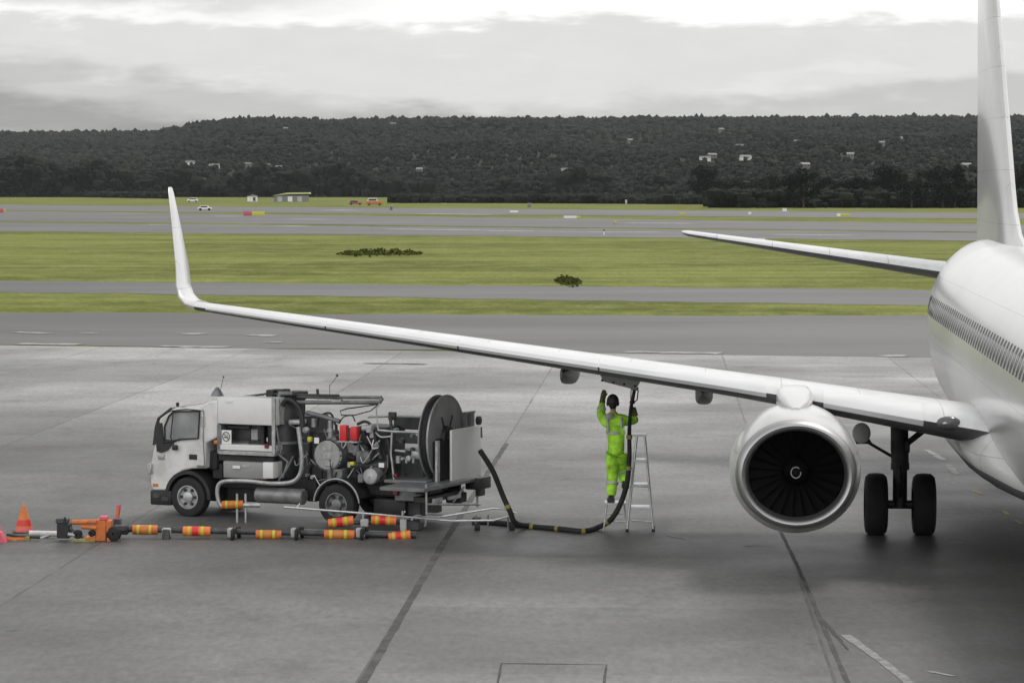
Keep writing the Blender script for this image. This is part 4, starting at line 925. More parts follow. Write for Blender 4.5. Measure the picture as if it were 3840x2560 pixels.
for i in range(22):
    x0_ = rc.uniform(1105, 1460); y0_ = rc.uniform(1570, 1790); x1_ = x0_ + rc.uniform(-70, 70); y1_ = y0_ + rc.uniform(-60, 60); yl = rc.uniform(.45, .82)
    P3 = [TL(x0_, y0_, yl), TL((x0_ + x1_) / 2 + rc.uniform(-20, 20), max(y0_, y1_) + rc.uniform(0, 25), yl + .04), TL(x1_, y1_, yl)]
    MB().tube(curve_pts(P3, 5), rc.choice([.008, .012, .016]), n=6).build('hydraulic_line', rc.choice([BLACK, MGREY, LGREY, ALU]), truck)
for i in range(20):
    x0_ = rc.choice([rc.uniform(1120, 1200), rc.uniform(1290, 1460), rc.uniform(1480, 1575)]); y0_ = rc.uniform(1600, 1790); q = TL(x0_, y0_, rc.uniform(.55, .84)); rr = rc.uniform(.025, .055)
    m = MB(); m.cyl(q - Vector((0, .08, 0)), q, rr, n=12); m.cyl(q, q + Vector((0, .02, 0)), rr * .6, n=10); m.build('valve', rc.choice([LGREY, MGREY, ALU, DGREY, BLACK]), truck)
for q in ((1178, 1640, 1196, 1662), (1420, 1735, 1440, 1752), (1000, 1640, 1003, 1655), (872, 1745, 900, 1756), (845, 1500, 870, 1508)):
    m = MB(); TB(m, *q, yn=.945, dep=.01); m.build('data_plate', WPLAIN, truck)
for i in range(6):
    a = i * pi / 3 + .2; c_ = c
# middle lattice: rails between pumps and reel
m = MB()
m.tube(TP([(1418, 1612), (1480, 1618), (1570, 1620)], .75), .022, n=8); MB().tube(TP([(1380, 1563), (1480, 1560), (1580, 1562)], -.5), .02, n=8).build('far_rail', LGREY, truck); m.tube(TP([(1470, 1618), (1466, 1700), (1478, 1800)], .75), .02, n=8)
m.tube(TP([(1418, 1612), (1414, 1570), (1410, 1530), (1425, 1512)], .75), .014, n=6); m.build('guard_rail', LGREY, truck)
m = MB(); TB(m, 1475, 1565, 1580, 1610, -.3, .3); TB(m, 1480, 1625, 1580, 1662, .3, .5); TB(m, 1470, 1690, 1590, 1800, .1, .8); m.build('rear_housing', DGREY, truck)
m = MB(); TB(m, 1455, 1545, 1480, 1575, .2, .1); m.cyl(TL(1463, 1560, .25), TL(1470, 1620, .25), .03); m.build('camera_mast', DGREY, truck)
m = MB(); TB(m, 1540, 1690, 1574, 1722, .5, .2, bev=.03); m.cyl(TL(1493, 1735, .6), TL(1493, 1708, .6), .05); m.cyl(TL(1524, 1735, .6), TL(1524, 1718, .6), .025); m.cyl(TL(1550, 1735, .6), TL(1550, 1716, .6), .025); m.cyl(TL(1482, 1688, .6), TL(1520, 1692, .6), .025); m.build('filter_bowls', LGREY, truck)
m = MB(); TB(m, 1440, 1800, 1600, 1812, .8, 1.6); m.build('rear_deck', MGREY, truck)
m = MB(); TB(m, 1478, 1806, 1590, 1880, .7, 1.2); m.build('rear_locker', MGREY, truck)
m = MB(); TB(m, 1400, 1872, 1520, 1935, .6, 1.2, bev=.02); m.build('black_box', BLACK, truck)
m = MB(); TB(m, 1515, 1880, 1580, 1935, .5, .9); m.build('rear_step_box', DGREY, truck)
# reel: disc facing the rear, axis along local x
def onrear(px, py, xl):        # point on plane local x = xl
    d = ray(px, py); o = Vector((0, 0, H)) - TO; t_ = (xl - o.dot(fw)) / d.dot(fw); p = o + d * t_; return Vector((xl, p.dot(nr), p.z))
rx = TL(1668, 1640, .0).x
c = onrear(1668, 1642, rx); RR = (TL(1668, 1478, 0).z - TL(1668, 1806, 0).z) / 2 * .985
reel = MB().lathe([(.15, RR), (.17, RR), (.17, RR - .02), (.155, .2), (.15, .2)], c, (1, 0, 0), 64)
reel.lathe([(-.02, .02), (-.02, RR - .03), (-.035, RR - .02), (-.03, RR), (0, RR), (.01, RR - .02), (0, .3), (.14, .3)], c, (1, 0, 0), 64)
reel = reel.build('hose_reel', mat('reel_grey', (.27, .272, .275), .5, var=.2, scale=3, dirt=(.16, .16, .16), dirt_amt=.5), truck)
MB().tube([c + Vector((-.03, cos(i / 64 * 2 * pi) * RR, sin(i / 64 * 2 * pi) * RR)) for i in range(64)], .014, n=6, closed=True).build('reel_rim', LGREY, reel)
MB().lathe([(.01, RR - .12), (.03, RR - .04), (.075, RR - .02), (.12, RR - .04), (.14, RR - .12)], c, (1, 0, 0), 48).build('coiled_hose', RUBBER, reel)
m = MB(); m.lathe([(-.03, .24), (-.1, .22), (-.1, .1), (-.2, .09), (-.2, .005)], c + Vector((0, 0, 0)), (1, 0, 0), 20)
for i in range(6):
    a = i * pi / 3; m.box(c + Vector((-.05, cos(a) * .30, sin(a) * .30)), (.02, .03, .34), Matrix.Rotation(a - pi / 2, 3, 'X'))
m.build('reel_hub', BLACK, reel)
def rearbox(x0, y0, x1, y1, xl, dep, bev=0.0, m=None):
    a = onrear(x0, y0, xl); b = onrear(x1, y0, xl); e = onrear((x0 + x1) / 2, y1, xl); m = m or MB(); f_ = onrear((x0 + x1) / 2, y0, xl)
    m.bb((xl, a.y, e.z), (xl + dep, b.y, f_.z), bev=bev); return m
rearbox(1640, 1652, 1697, 1808, rx - .12, .1).build('reel_support', BLACK, truck)
rearbox(1640, 1652, 1650, 1806, rx - .16, .05).build('support_post', LGREY, truck)
rearbox(1695, 1603, 1803, 1808, rx - .30, .05, bev=.012).build('rear_cabinet', TPANEL, truck)
fr = MB(); rearbox(1745, 1542, 1783, 1550, rx - .1, .06, m=fr); rearbox(1745, 1548, 1750, 1604, rx - .1, .06, m=fr); rearbox(1765, 1548, 1780, 1604, rx - .1, .06, m=fr); fr.build('rear_frame', MGREY, truck)
rearbox(1748, 1552, 1765, 1604, rx - .05, .05).build('rear_frame_plate', LGREY, truck)
q = onrear(1795, 1576, rx - .2); MB().lathe([(-.05, .005), (-.05, .05), (-.03, .055), (-.03, .085), (.03, .085), (.03, .02)], q, (1, 0, 0), 20).build('guide_roller', DGREY, truck)
MB().cyl(onrear(1804, 1600, rx - .2), onrear(1806, 1640, rx - .2), .02).build('guide_bar', MGREY, truck)
m = MB(); rearbox(1590, 1808, 1815, 1822, rx - .45, .9, m=m); m.build('rear_platform', MGREY, truck)
m = MB(); rearbox(1798, 1788, 1842, 1832, rx - .55, .3, bev=.02, m=m); rearbox(1800, 1832, 1820, 1858, rx - .55, .1, m=m); m.build('coupling_stowage', BLACK, truck)
m = MB()
for (p0, p1) in (((1598, 1815), (1600, 1925)), ((1790, 1825), (1790, 1900)), ((1600, 1890), (1800, 1890)), ((1600, 1925), (1660, 1928)), ((1740, 1826), (1700, 1880))):
    m.cyl(onrear(*p0, rx - .4), onrear(*p1, rx - .4), .022, n=8)
m.build('rear_underframe', LGREY, truck)
m = MB(); rearbox(1605, 1850, 1740, 1872, rx - .35, .3, m=m); rearbox(1612, 1826, 1660, 1850, rx - .3, .3, m=m); rearbox(1725, 1846, 1752, 1884, rx - .35, .3, m=m); m.build('rear_linkage', BLACK, truck)
m = MB(); rearbox(1628, 1866, 1660, 1884, rx - .42, .05, m=m); rearbox(1686, 1856, 1730, 1870, rx - .42, .05, m=m); m.build('hydraulic_fittings', LGREY, truck)

# ================================================================== delivery hose and nozzle
def GH(px, py, z=.07): return G(px, py, z)
Pv = [W(1800, 1688, 54.0), W(1848, 1765, 54.1), W(1886, 1858, 54.2), W(1914, 1920, 54.2), W(1932, 1958, 54.3), GH(1985, 1972), GH(2090, 1981), GH(2185, 1990), GH(2240, 1977), W(2290, 1948, 54.25), W(2328, 1885, 54.2), W(2352, 1805, 54.25), W(2360, 1720, 54.3), W(2360, 1620, 54.35), W(2364, 1545, 54.38), W(2370, 1508, 54.4)]
cp = curve_pts(Pv, 10); hose = MB().tube(cp, [.049 if i_ < len(cp) - 42 else .049 - .017 * min(1, (i_ - len(cp) + 42) / 30) for i_ in range(len(cp))], n=12).build('delivery_hose', RUBBER)
tag(hose, 'thick black fuel hose with yellow bands from the truck up to the worker', 'hose')
def band(px, py):
    b = min(range(len(cp)), key=lambda i: ((cp[i].x / cp[i].y * F + 1920 - px) ** 2 + (700 + (H - cp[i].z) / cp[i].y * F - py) ** 2)); b = min(max(b, 1), len(cp) - 2)
    d = (cp[b + 1] - cp[b - 1]).normalized() * .035; MB().cyl(cp[b] - d, cp[b] + d, .054, n=14).build('hose_band', HOSEY, hose)
for q in ((1912, 1897), (1993, 1973), (2087, 1978), (2185, 1990), (2280, 1955), (2360, 1757), (2360, 1636)): band(*q)
nz = MB(); a, b = W(2372, 1500, 54.4), W(2379, 1462, 54.42); nz.cyl(W(2370, 1512, 54.4), a, .055, .04); nz.cyl(a, b, .032)
noz = nz.build('fuel_coupling', BLACK, hose); MB().cyl(b, b + Vector((.005, 0, .05)), .065, .075).build('coupling_head', DGREY, noz)
MB().tube([b + Vector((-.06, 0, 0)), b + Vector((-.07, 0, -.16)), b + Vector((0, 0, -.2))], .012, n=6).build('coupling_handle', LGREY, noz)
MB().tube([b + Vector((.07, 0, 0)), b + Vector((.05, 0, -.18)), b + Vector((0, 0, -.22))], .012, n=6).build('coupling_handle', BLACK, noz)
# second hose lying behind, under the platform
h2 = MB().tube(curve_pts([GH(1790, 1955), GH(1850, 1958), GH(1900, 1963), GH(1950, 1968), GH(1990, 1970)], 8), .05, n=10).build('intake_hose', RUBBER)
tag(h2, 'short black hose lying on the apron behind the truck beside the delivery hose', 'hose')
MB().cyl(GH(1775, 1955), GH(1800, 1956), .09, n=14).build('hose_coupling', DGREY, h2)

# ================================================================== step ladders
def bar(m, p, q, r=.018): m.cyl(p, q, r, n=8); return m
LY0, LY1 = 54.25, 54.75
lad = empty('step_ladder', G(2400, 1990), 0, 'tall aluminium step ladder standing behind the hose, right of the worker', 'ladder')
def LW(px, py, Y): return W(px, py, Y) - lad.location
rails = [((2388, 1636), (2352, 1996)), ((2418, 1636), (2450, 1988))]
for Yb, dy in ((LY0, 0), (LY1, -13)):
    for (a, b) in rails:
        p, q = LW(a[0], a[1] + dy * .35, Yb + (.12 if Yb == LY0 else -.12)), LW(b[0], b[1], Yb); q.z = .03
        rl = bar(MB(), p, q, .022).build('rail', ALU, lad); MB().cyl((q.x, q.y, -.0), (q.x, q.y, .07), .03, n=10).build('foot', RUBBER, rl)
m = MB(); a = LW(2366, 1632, LY0 + .1); b = LW(2422, 1634, LY1 - .1); m.bb((a.x, a.y, a.z - .02), (b.x, b.y, a.z + .02)); m.build('top_step', ALU, lad)
for (py, xa, xb) in ((1820, 2368, 2434), (1905, 2361, 2441), (1728, 2379, 2425)):
    a = LW(xa, py, LY0 + .03); b = LW(xb, py, LY1 - .03); MB().bb((a.x, a.y, a.z - .02), (b.x, b.y, a.z + .02)).build('step', ALU if py != 1740 else LGREY, lad)
for (a, b) in (((2370, 1950), (2442, 1954)), ((2366, 1821), (2430, 1824))):
    bar(MB(), LW(*a, LY0 + .02), LW(*b, LY0 + .02), .015).build('brace', ALU, lad)
st = empty('step_stool', G(2308, 1992), 0, 'low aluminium step stool the worker stands on', 'step stool')
def SW(px, py, Y): return W(px, py, Y) - st.location
a = SW(2268, 1885, 54.25); b = SW(2346, 1885, 54.7); MB().bb((a.x, a.y, a.z - .03), (b.x, b.y, a.z)).build('platform', ALU, st)
PZ = (a.z + st.location.z)
for (xa, xb) in ((2276, 2263), (2341, 2351)):
    for Y in (54.28, 54.68):
        p, q = SW(xa, 1889, Y), SW(xb, 1990, Y); q.z = .0; bar(MB(), p, q, .017).build('leg', ALU, st)
for (p0, p1) in (((2266, 1952), (2348, 1954)), ((2270, 1925), (2345, 1925))): bar(MB(), SW(*p0, 54.28), SW(*p1, 54.28), .013).build('rung', ALU, st)

# ================================================================== person (joined skin mesh)
HV = mat('hi_vis_green_fabric', (.48, .95, .06), .75, var=.38, scale=6, bump=.9, dirt=(.16, .30, .04), dirt_amt=.7, dscale=5)
HVD = mat('hi_vis_yellow_fabric', (.40, .48, .08), .75, var=.25, scale=9, bump=.4)
REF = mat('silver_reflective_tape', (.50, .50, .50), .35, var=.1, scale=15)
SKIN = mat('skin', (.50, .30, .21), .55, var=.05)
GLOVE = mat('olive_glove', (.13, .14, .03), .7, var=.2, scale=12)
per = empty('person', (W(2309, 1885, 54.45).x, 54.45, 0), 0, 'person in hi-vis green overalls and black cap reaching up under the wing', 'person')
PX, PY_ = per.location.x, 54.45
def J(px, py, dy=0.0): v = W(px, py, PY_ + dy); return Vector((v.x - PX, dy, v.z))
def skin_mesh(name, verts, edges, radii, m, parent, sub=2, root=0):
    me = bpy.data.meshes.new(name); me.from_pydata([tuple(v) for v in verts], edges, []); ob = bpy.data.objects.new(name, me); COL.objects.link(ob)
    s = ob.modifiers.new('s', 'SKIN'); s.use_smooth_shade = True
    for i, r in enumerate(radii):
        rr = r if isinstance(r, tuple) else (r, r); me.skin_vertices[0].data[i].radius = rr
        me.skin_vertices[0].data[i].use_root = (i == root)
    u = ob.modifiers.new('u', 'SUBSURF'); u.levels = sub; u.render_levels = sub
    dg = bpy.context.evaluated_depsgraph_get(); e = ob.evaluated_get(dg); nm = bpy.data.meshes.new_from_object(e)
    bpy.data.objects.remove(ob); nm.name = name; nm.materials.clear(); nm.materials.append(m); o = bpy.data.objects.new(name, nm); COL.objects.link(o)
    for p in nm.polygons: p.use_smooth = True
    if parent: o.parent = parent
    return o
FZ = PZ + .02
Jn = dict(pel=J(2311, 1700, .0), sp=J(2310, 1655, .0), ch=J(2306, 1600, .02), ubk=J(2302, 1572, .03), nk=J(2300, 1552, .05), hd0=J(2299, 1535, .06), hd=J(2298, 1510, .08),
          ls=J(2266, 1576, .04), le=J(2253, 1552, .26), lw=J(2260, 1496, .34), lp=J(2265, 1472, .36),
          rs=J(2347, 1575, .04), re=J(2384, 1580, .04), rw=J(2380, 1548, .02), rp=J(2374, 1530, .0),
          lh=J(2296, 1712, .0), lk=J(2297, 1790, .08), la=Vector((J(2292, 1866).x, .02, FZ + .09)), lt=Vector((J(2290, 1866).x - .02, .20, FZ + .045)),
          rh=J(2328, 1712, .0), rk=J(2338, 1768, .22), ra=J(2346, 1808, .02), rt=J(2352, 1812, .20))
# body (under the clothes): one continuous mesh
ks = list(Jn); ix = {k: i for i, k in enumerate(ks)}
E = [('pel', 'sp'), ('sp', 'ch'), ('ch', 'ubk'), ('ubk', 'nk'), ('nk', 'hd0'), ('hd0', 'hd'), ('ubk', 'ls'), ('ls', 'le'), ('le', 'lw'), ('lw', 'lp'), ('ubk', 'rs'), ('rs', 're'), ('re', 'rw'), ('rw', 'rp'),
     ('pel', 'lh'), ('lh', 'lk'), ('lk', 'la'), ('la', 'lt'), ('pel', 'rh'), ('rh', 'rk'), ('rk', 'ra'), ('ra', 'rt')]
R = dict(pel=(.125, .10), sp=(.11, .09), ch=(.125, .10), ubk=(.10, .08), nk=.05, hd0=.055, hd=(.07, .085), ls=.055, le=.040, lw=.028, lp=(.036, .018), rs=.055, re=.040, rw=.028, rp=(.036, .018),
         lh=.08, lk=.055, la=.038, lt=.035, rh=.08, rk=.055, ra=.038, rt=.035)
V = [Jn[k] for k in ks]; EE = [(ix[a], ix[b]) for a, b in E]; RR_ = [R[k] for k in ks]
body = skin_mesh('body', V, EE, RR_, SKIN, per, 2)
# head shape, face, ears merged into the body mesh
hd = Jn['hd']; hm = MB(); hm.ball(hd + Vector((0, .0, .0)), (.076, .095, .115), 24, 18); hm.ball(hd + Vector((0, .05, -.05)), (.055, .055, .06), 16, 10)
hm.ball(hd + Vector((0, .10, -.015)), (.014, .02, .026), 10, 8)
for s_ in (-1, 1): hm.ball(hd + Vector((s_ * .078, .0, -.005)), (.012, .02, .032), 10, 8)
for s_ in (-1, 1): hm.ball(hd + Vector((s_ * .03, .088, .015)), (.013, .01, .009), 8, 6)
hm.ball(hd + Vector((0, .092, -.055)), (.024, .012, .008), 8, 6)
hobj = hm.build('head', SKIN, None)
def fingers(palm, wrist, curl_dir, spread, thumb_side, L=.075):
    d = (palm - wrist).normalized(); sp_ = (spread - d * spread.dot(d)).normalized(); cd = (curl_dir - d * curl_dir.dot(d)).normalized(); out = []
    for i, (o_, l) in enumerate(((-1.5, .92), (-.5, 1.0), (.5, .95), (1.5, .75))):
        b = palm + sp_ * o_ * .018 - d * .01; p1 = b + d * L * .45 * l; p2 = p1 + (d * .6 + cd * .5).normalized() * L * .35 * l; p3 = p2 + (d * .2 + cd * .9).normalized() * L * .28 * l
        out.append([b, p1, p2, p3])
    tb = palm - d * .05 + sp_ * thumb_side * .028; out.append([tb, tb + (sp_ * thumb_side * .7 + d * .7).normalized() * .035, tb + (sp_ * thumb_side * .5 + d * .8 + cd * .4).normalized() * .065])
    return out
def chains(name, chs, rad, m):
    fm = MB()
    for c in chs: fm.tube(c, [rad * 1.1] + [rad] * (len(c) - 2) + [rad * .75], n=8); fm.ball(c[-1], rad * .78, 8, 6)
    return fm.build(name, m, None)
f1_ = chains('fl', fingers(Jn['lp'], Jn['lw'], Vector((0, 1, 0)), Vector((1, 0, 0)), 1), .0095, SKIN)
f2_ = chains('fr', fingers(Jn['rp'], Jn['rw'], Vector((-1, .2, 0)), Vector((0, 1, 0)), -1), .0095, SKIN)
def join(objs, into):
    bm = bmesh.new(); bm.from_mesh(into.data)
    for o in objs: bm.from_mesh(o.data); bpy.data.objects.remove(o)
    bm.to_mesh(into.data); bm.free()
    for p in into.data.polygons: p.use_smooth = True
join([hobj, f1_, f2_], body)
# clothing
def sub(keys, edges, rad, name, m, extra=None):
    i2 = {k: i for i, k in enumerate(keys)}; return skin_mesh(name, [Jn[k] for k in keys], [(i2[a], i2[b]) for a, b in edges], [rad[k] for k in keys], m, per, 2)
Jn['hem'] = J(2311, 1728, 0); Jn['lcu'] = Jn['le'].lerp(Jn['lw'], .82); Jn['rcu'] = Jn['re'].lerp(Jn['rw'], .75); Jn['nkc'] = Jn['ubk'].lerp(Jn['nk'], 1.05)
JR = dict(hem=(.225, .185), sp=(.195, .155), ch=(.215, .165), ubk=(.16, .13), nkc=.085, ls=(.105, .10), le=.088, lcu=.062, rs=(.11, .10), re=.095, rcu=.075)
jac = sub(['hem', 'sp', 'ch', 'ubk', 'nkc', 'ls', 'le', 'lcu', 'rs', 're', 'rcu'], [('hem', 'sp'), ('sp', 'ch'), ('ch', 'ubk'), ('ubk', 'nkc'), ('ubk', 'ls'), ('ls', 'le'), ('le', 'lcu'), ('ubk', 'rs'), ('rs', 're'), ('re', 'rcu')], JR, 'jacket', HV)
Jn['pt'] = J(2312, 1672, 0); Jn['lb'] = Jn['la'] + Vector((0, 0, -.05)); Jn['rb'] = Jn['ra'] + Vector((0, 0, -.02))
TR = dict(pt=(.18, .14), lh=(.13, .135), lk=.108, lb=.095, rh=(.13, .135), rk=.115, rb=.095)
tro = sub(['pt', 'lh', 'lk', 'lb', 'rh', 'rk', 'rb'], [('pt', 'lh'), ('lh', 'lk'), ('lk', 'lb'), ('pt', 'rh'), ('rh', 'rk'), ('rk', 'rb')], TR, 'trousers', HV)
# reflective tape: belts round the jacket, yoke and legs
def ringband(c, ax, rx_, ry_, h, name, m, par):
    ax = Vector(ax).normalized(); u = Vector((1, 0, 0)); u = (u - ax * u.dot(ax)).normalized(); v = ax.cross(u); vs = []
    for q in (-h / 2, h / 2):
        for i in range(28):
            a = 2 * pi * i / 28; vs.append(c + ax * q + u * cos(a) * rx_ + v * sin(a) * ry_)
    for q in (-h / 2, h / 2):
        for i in range(28):
            a = 2 * pi * i / 28; vs.append(c + ax * q + u * cos(a) * (rx_ - .02) + v * sin(a) * (ry_ - .02))
    fs = [(i, (i + 1) % 28, 28 + (i + 1) % 28, 28 + i) for i in range(28)] + [(56 + i, 84 + i, 84 + (i + 1) % 28, 56 + (i + 1) % 28) for i in range(28)] + [(i, 56 + i, 56 + (i + 1) % 28, (i + 1) % 28) for i in range(28)] + [(28 + i, 28 + (i + 1) % 28, 84 + (i + 1) % 28, 84 + i) for i in range(28)]
    return MB().add(vs, fs, True).build(name, m, par)
def surf_r(ob, c, direction):
    best = 0
    for v in ob.data.vertices:
        d = v.co - c
        if abs(d.z) < .035: best = max(best, d.dot(direction))
    return best
for (px, py) in ((2308, 1620),):
    c = J(px, py, .01); rx_ = .5 * (surf_r(jac, c, Vector((1, 0, 0))) + surf_r(jac, c, Vector((-1, 0, 0)))); ry_ = .5 * (surf_r(jac, c, Vector((0, 1, 0))) + surf_r(jac, c, Vector((0, -1, 0))))
    ringband(c, (0, .0, 1), min(rx_, .26) + .012, min(ry_, .22) + .012, .05, 'reflective_belt', REF, jac)
MB().lathe([(-.045, .085), (-.02, .092), (.02, .080), (.045, .072)], Jn['nk'] + Vector((0, -.005, -.005)), (0, .12, 1), 24).build('collar', HVD, jac)
sh = MB(); sh.tube(curve_pts([J(2281, 1618, -.155), J(2279, 1590, -.16), J(2278, 1564, -.09)], 5), .022, n=8); sh.tube(curve_pts([J(2330, 1618, -.15), J(2331, 1590, -.155), J(2330, 1564, -.09)], 5), .022, n=8); sh.build('shoulder_tape', REF, jac)
MB().ball(J(2286, 1562, -.07), (.09, .06, .07), 16, 10).build('hood', mat('pale_grey_hood', (.42, .42, .42), .8, var=.2, scale=10), jac)
for (a, b, t_, r) in (('lk', 'la', .3, .118), ('rk', 'ra', .35, .112)):
    c = Jn[a].lerp(Jn[b], t_); ringband(c, Jn[b] - Jn[a], r, r, .045, 'reflective_cuff', REF, tro)
ringband(Jn['le'].lerp(Jn['lw'], .35), Jn['lw'] - Jn['le'], .085, .085, .04, 'reflective_cuff', REF, jac)
for s_, (a, b) in (('l', ('la', 'lt')), ('r', ('ra', 'rt'))):
    A, B = Jn[a], Jn[b]; z0 = (FZ if s_ == 'l' else B.z - .045) - .02
    bt = MB(); bt.tube([Vector((A.x, A.y, A.z + .03)), Vector((A.x, A.y, A.z)), Vector((A.x, A.y + .02, z0 + .05))], [.062, .055, .055], n=14)
    bt.loft([[Vector((A.x + x * w2, y, z0 + z)) for x, z in ((-1, 0), (1, 0), (1, h * .5), (.6, h), (-.6, h), (-1, h * .5))] for y, w2, h in ((A.y - .12, .05, .09), (A.y - .07, .065, .13), (A.y + .05, .065, .12), (A.y + .15, .07, .09), (A.y + .22, .05, .06))])
    bt.build('boot', BLACK, per)
# cap with ear defenders
cp_ = MB(); cp_.lathe([(0, .098), (.03, .096), (.07, .085), (.11, .058), (.128, .02), (.13, .001)], hd + Vector((0, -.005, .035)), (0, 0, 1), 28)
cp_.lathe([(-.03, .103), (.035, .102)], hd + Vector((0, -.005, .03)), (0, 0, 1), 28)
cp_ = cp_.build('cap', BLACK, per); pe = MB(); pe.ball(hd + Vector((.01, .12, .03)), (.07, .08, .012), 16, 8); pe.build('peak', BLACK, cp_)
MB().ball(hd + Vector((0, -.045, -.04)), (.074, .062, .075), 16, 12).build('hair', mat('dark_hair', (.015, .012, .01), .6), per)
em = MB()
for s_ in (-1, 1): em.ball(hd + Vector((s_ * .092, .0, -.01)), (.028, .04, .052), 12, 8)
em.tube([hd + Vector((cos(a) * .104, -.01, sin(a) * .125 + .03)) for a in [pi * i / 12 for i in range(13)]], .010, n=6); em.build('ear_defenders', BLACK, per)
# gloved hand raised under the wing (glove over wrist)
gl = MB(); gl.tube([Jn['le'].lerp(Jn['lw'], .75), Jn['lw'], Jn['lp']], [.060, .052, .055], n=12)
for c in fingers(Jn['lp'], Jn['lw'], Vector((0, 1, 0)), Vector((1, 0, 0)), 1): gl.tube(c, [.015] * (len(c) - 1) + [.012], n=8); gl.ball(c[-1], .0105, 8, 6)
gl.build('glove', GLOVE, per)
gl = MB(); gl.tube([Jn['re'].lerp(Jn['rw'], .7), Jn['rw'], Jn['rp']], [.060, .052, .055], n=12)
for c in fingers(Jn['rp'], Jn['rw'], Vector((-1, .2, 0)), Vector((0, 1, 0)), -1): gl.tube(c, [.015] * (len(c) - 1) + [.012], n=8); gl.ball(c[-1], .0105, 8, 6)
gl.build('glove', GLOVE, per)

# ================================================================== towbars, cones, orange gear
def sleeve(p, q, r, par, red=False):
    p, q = Vector(p), Vector(q); d = (q - p).normalized(); o = MB().cyl(p, q, r, n=18).build('orange_sleeve', BORANGE if red else ORANGE, par); L = (q - p).length
    for t_, w_, mm in ((.22, .05, YEL), (.45, .11, RED if red else AMBER), (.70, .05, YEL)):
        a = p + d * L * (t_ - w_); b = p + d * L * (t_ + w_); MB().cyl(a, b, r + .003, n=18, cap=True).build('reflective_band', mm, o)
    return o
def barthing(name, a, label, cat, group=None): return empty(name, (a.x, a.y, 0), 0, label, cat, group)
# nearest towbar
YB = 53.2
def B(px, py, Y=YB): return W(px, py, Y)
base_ = B(1000, 2000); t1 = barthing('towbar', base_, 'nearest aircraft towbar, dark tube with five orange sleeves lying before the truck', 'towbar', 'towbars before the truck')
def L1(px, py, Y=YB): return B(px, py, Y) - t1.location
MB().cyl(L1(455, 1982), L1(1560, 2006), .055, n=14).build('tube', DGREY, t1)
MB().cyl(L1(1130, 1988, 53.3), L1(1560, 1998, 53.3), .03, n=10).build('side_tube', MGREY, t1)
for (a, b, y0, y1, rd) in ((498, 592, 1985, 1986, 0), (687, 790, 1990, 1991, 1), (960, 1056, 2003, 2004, 0), (1216, 1330, 2003, 2004, 0), (1458, 1540, 2014, 2004, 1)):
    sleeve(L1(a, y0, YB - .02), L1(b, y1, YB - .02), .085, t1, rd)
for px in (625, 870, 1108, 1352):
    m = MB(); p = L1(px, 1996, YB - .05); m.box((p.x, p.y, p.z), (.16, .16, .17)); m.build('axle_clamp', UNDERM, t1)
    if px > 700:
        for s_ in (0, 1):
            c = Vector((p.x + .03 + s_ * .08, p.y - .18 + .36 * s_, .11)); wl = MB().lathe([(-.03, .03), (-.03, .09), (-.015, .11), (.015, .11), (.03, .09), (.03, .03), (-.03, .03)], c, (1, 0, 0), 20).build('wheel', RUBBER, t1)
        MB().box((p.x + .05, p.y, .17), (.06, .3, .12)).build('wheel_bracket', DGREY, t1)
    else:
        MB().box((p.x, p.y, .1), (.14, .2, .2)).build('wheel_bracket', DGREY, t1)
MB().box(L1(462, 1985), (.2, .2, .16)).build('tow_eye', BLACK, t1); MB().box(L1(440, 1975), (.14, .1, .3)).build('tow_head', DGREY, t1)
MB().cyl(L1(420, 2010), L1(450, 1950), .03).build('release_lever', LGREY, t1)
# middle towbar: slim light bar with hoop
base_ = B(1380, 1970, 55.7); t2 = barthing('towbar', base_, 'slim pale grey towbar ending in a long hoop right of the truck', 'towbar', 'towbars before the truck'); Y2 = 54.5
def L2(px, py, Y=Y2): return W(px, py, Y) - t2.location
MB().tube([L2(1065, 1900), L2(1380, 1925), L2(1690, 1952), L2(1850, 1950), L2(1915, 1932), L2(1935, 1921), L2(1900, 1908), L2(1850, 1904), L2(1640, 1938)], .022, n=8).build('tube', ALU, t2)
MB().tube([L2(1110, 1907), L2(1125, 1886)], .012, n=6).build('lever', ALU, t2); MB().tube([L2(1505, 1935), L2(1520, 1915)], .012, n=6).build('lever', ALU, t2)
sleeve(L2(1232, 1962, 54.25), L2(1326, 1950, 54.25), .085, t2, 1); sleeve(L2(1392, 1948, 54.25), L2(1486, 1952, 54.25), .085, t2, 1)
MB().cyl(L2(1230, 1960, 54.3), L2(1500, 1956, 54.3), .035).build('cross_tube', DGREY, t2)
for px in (1362, 1510):
    p = L2(px, 1915); m = MB(); m.cyl(p, (p.x, p.y, .1), .022); m.build('leg', ALU, t2)
for q in ((1352, 1945, 1382, 1975), (1500, 1945, 1525, 1990)):
    p = L2((q[0] + q[2]) / 2, (q[1] + q[3]) / 2, 54.25); MB().box(p, ((q[2] - q[0]) / 205, .15, (q[3] - q[1]) / 205)).build('clamp', UNDERM, t2)
m = MB(); c = L2(1570, 1975); c.z = .16; m.tube([c + Vector((cos(a) * .13, 0, sin(a) * .13)) for a in [pi * i / 10 - .6 for i in range(13)]], .022, n=8); m.build('towing_ring', LGREY, t2)
m = MB(); m.box(L2(1545, 1968), (.3, .3, .18)); m.build('tow_head', DGREY, t2)
for px in (1785, 1830, 1905):
    p = L2(px, 1930); MB().cyl(p, (p.x, p.y, .05), .016).build('hoop_post', MGREY, t2)
m = MB()
for px in (1790, 1920):
    p = L2(px, 1960); m.cyl((p.x - .05, p.y, .07), (p.x + .05, p.y, .07), .07)
m.build('castor', RUBBER, t2)
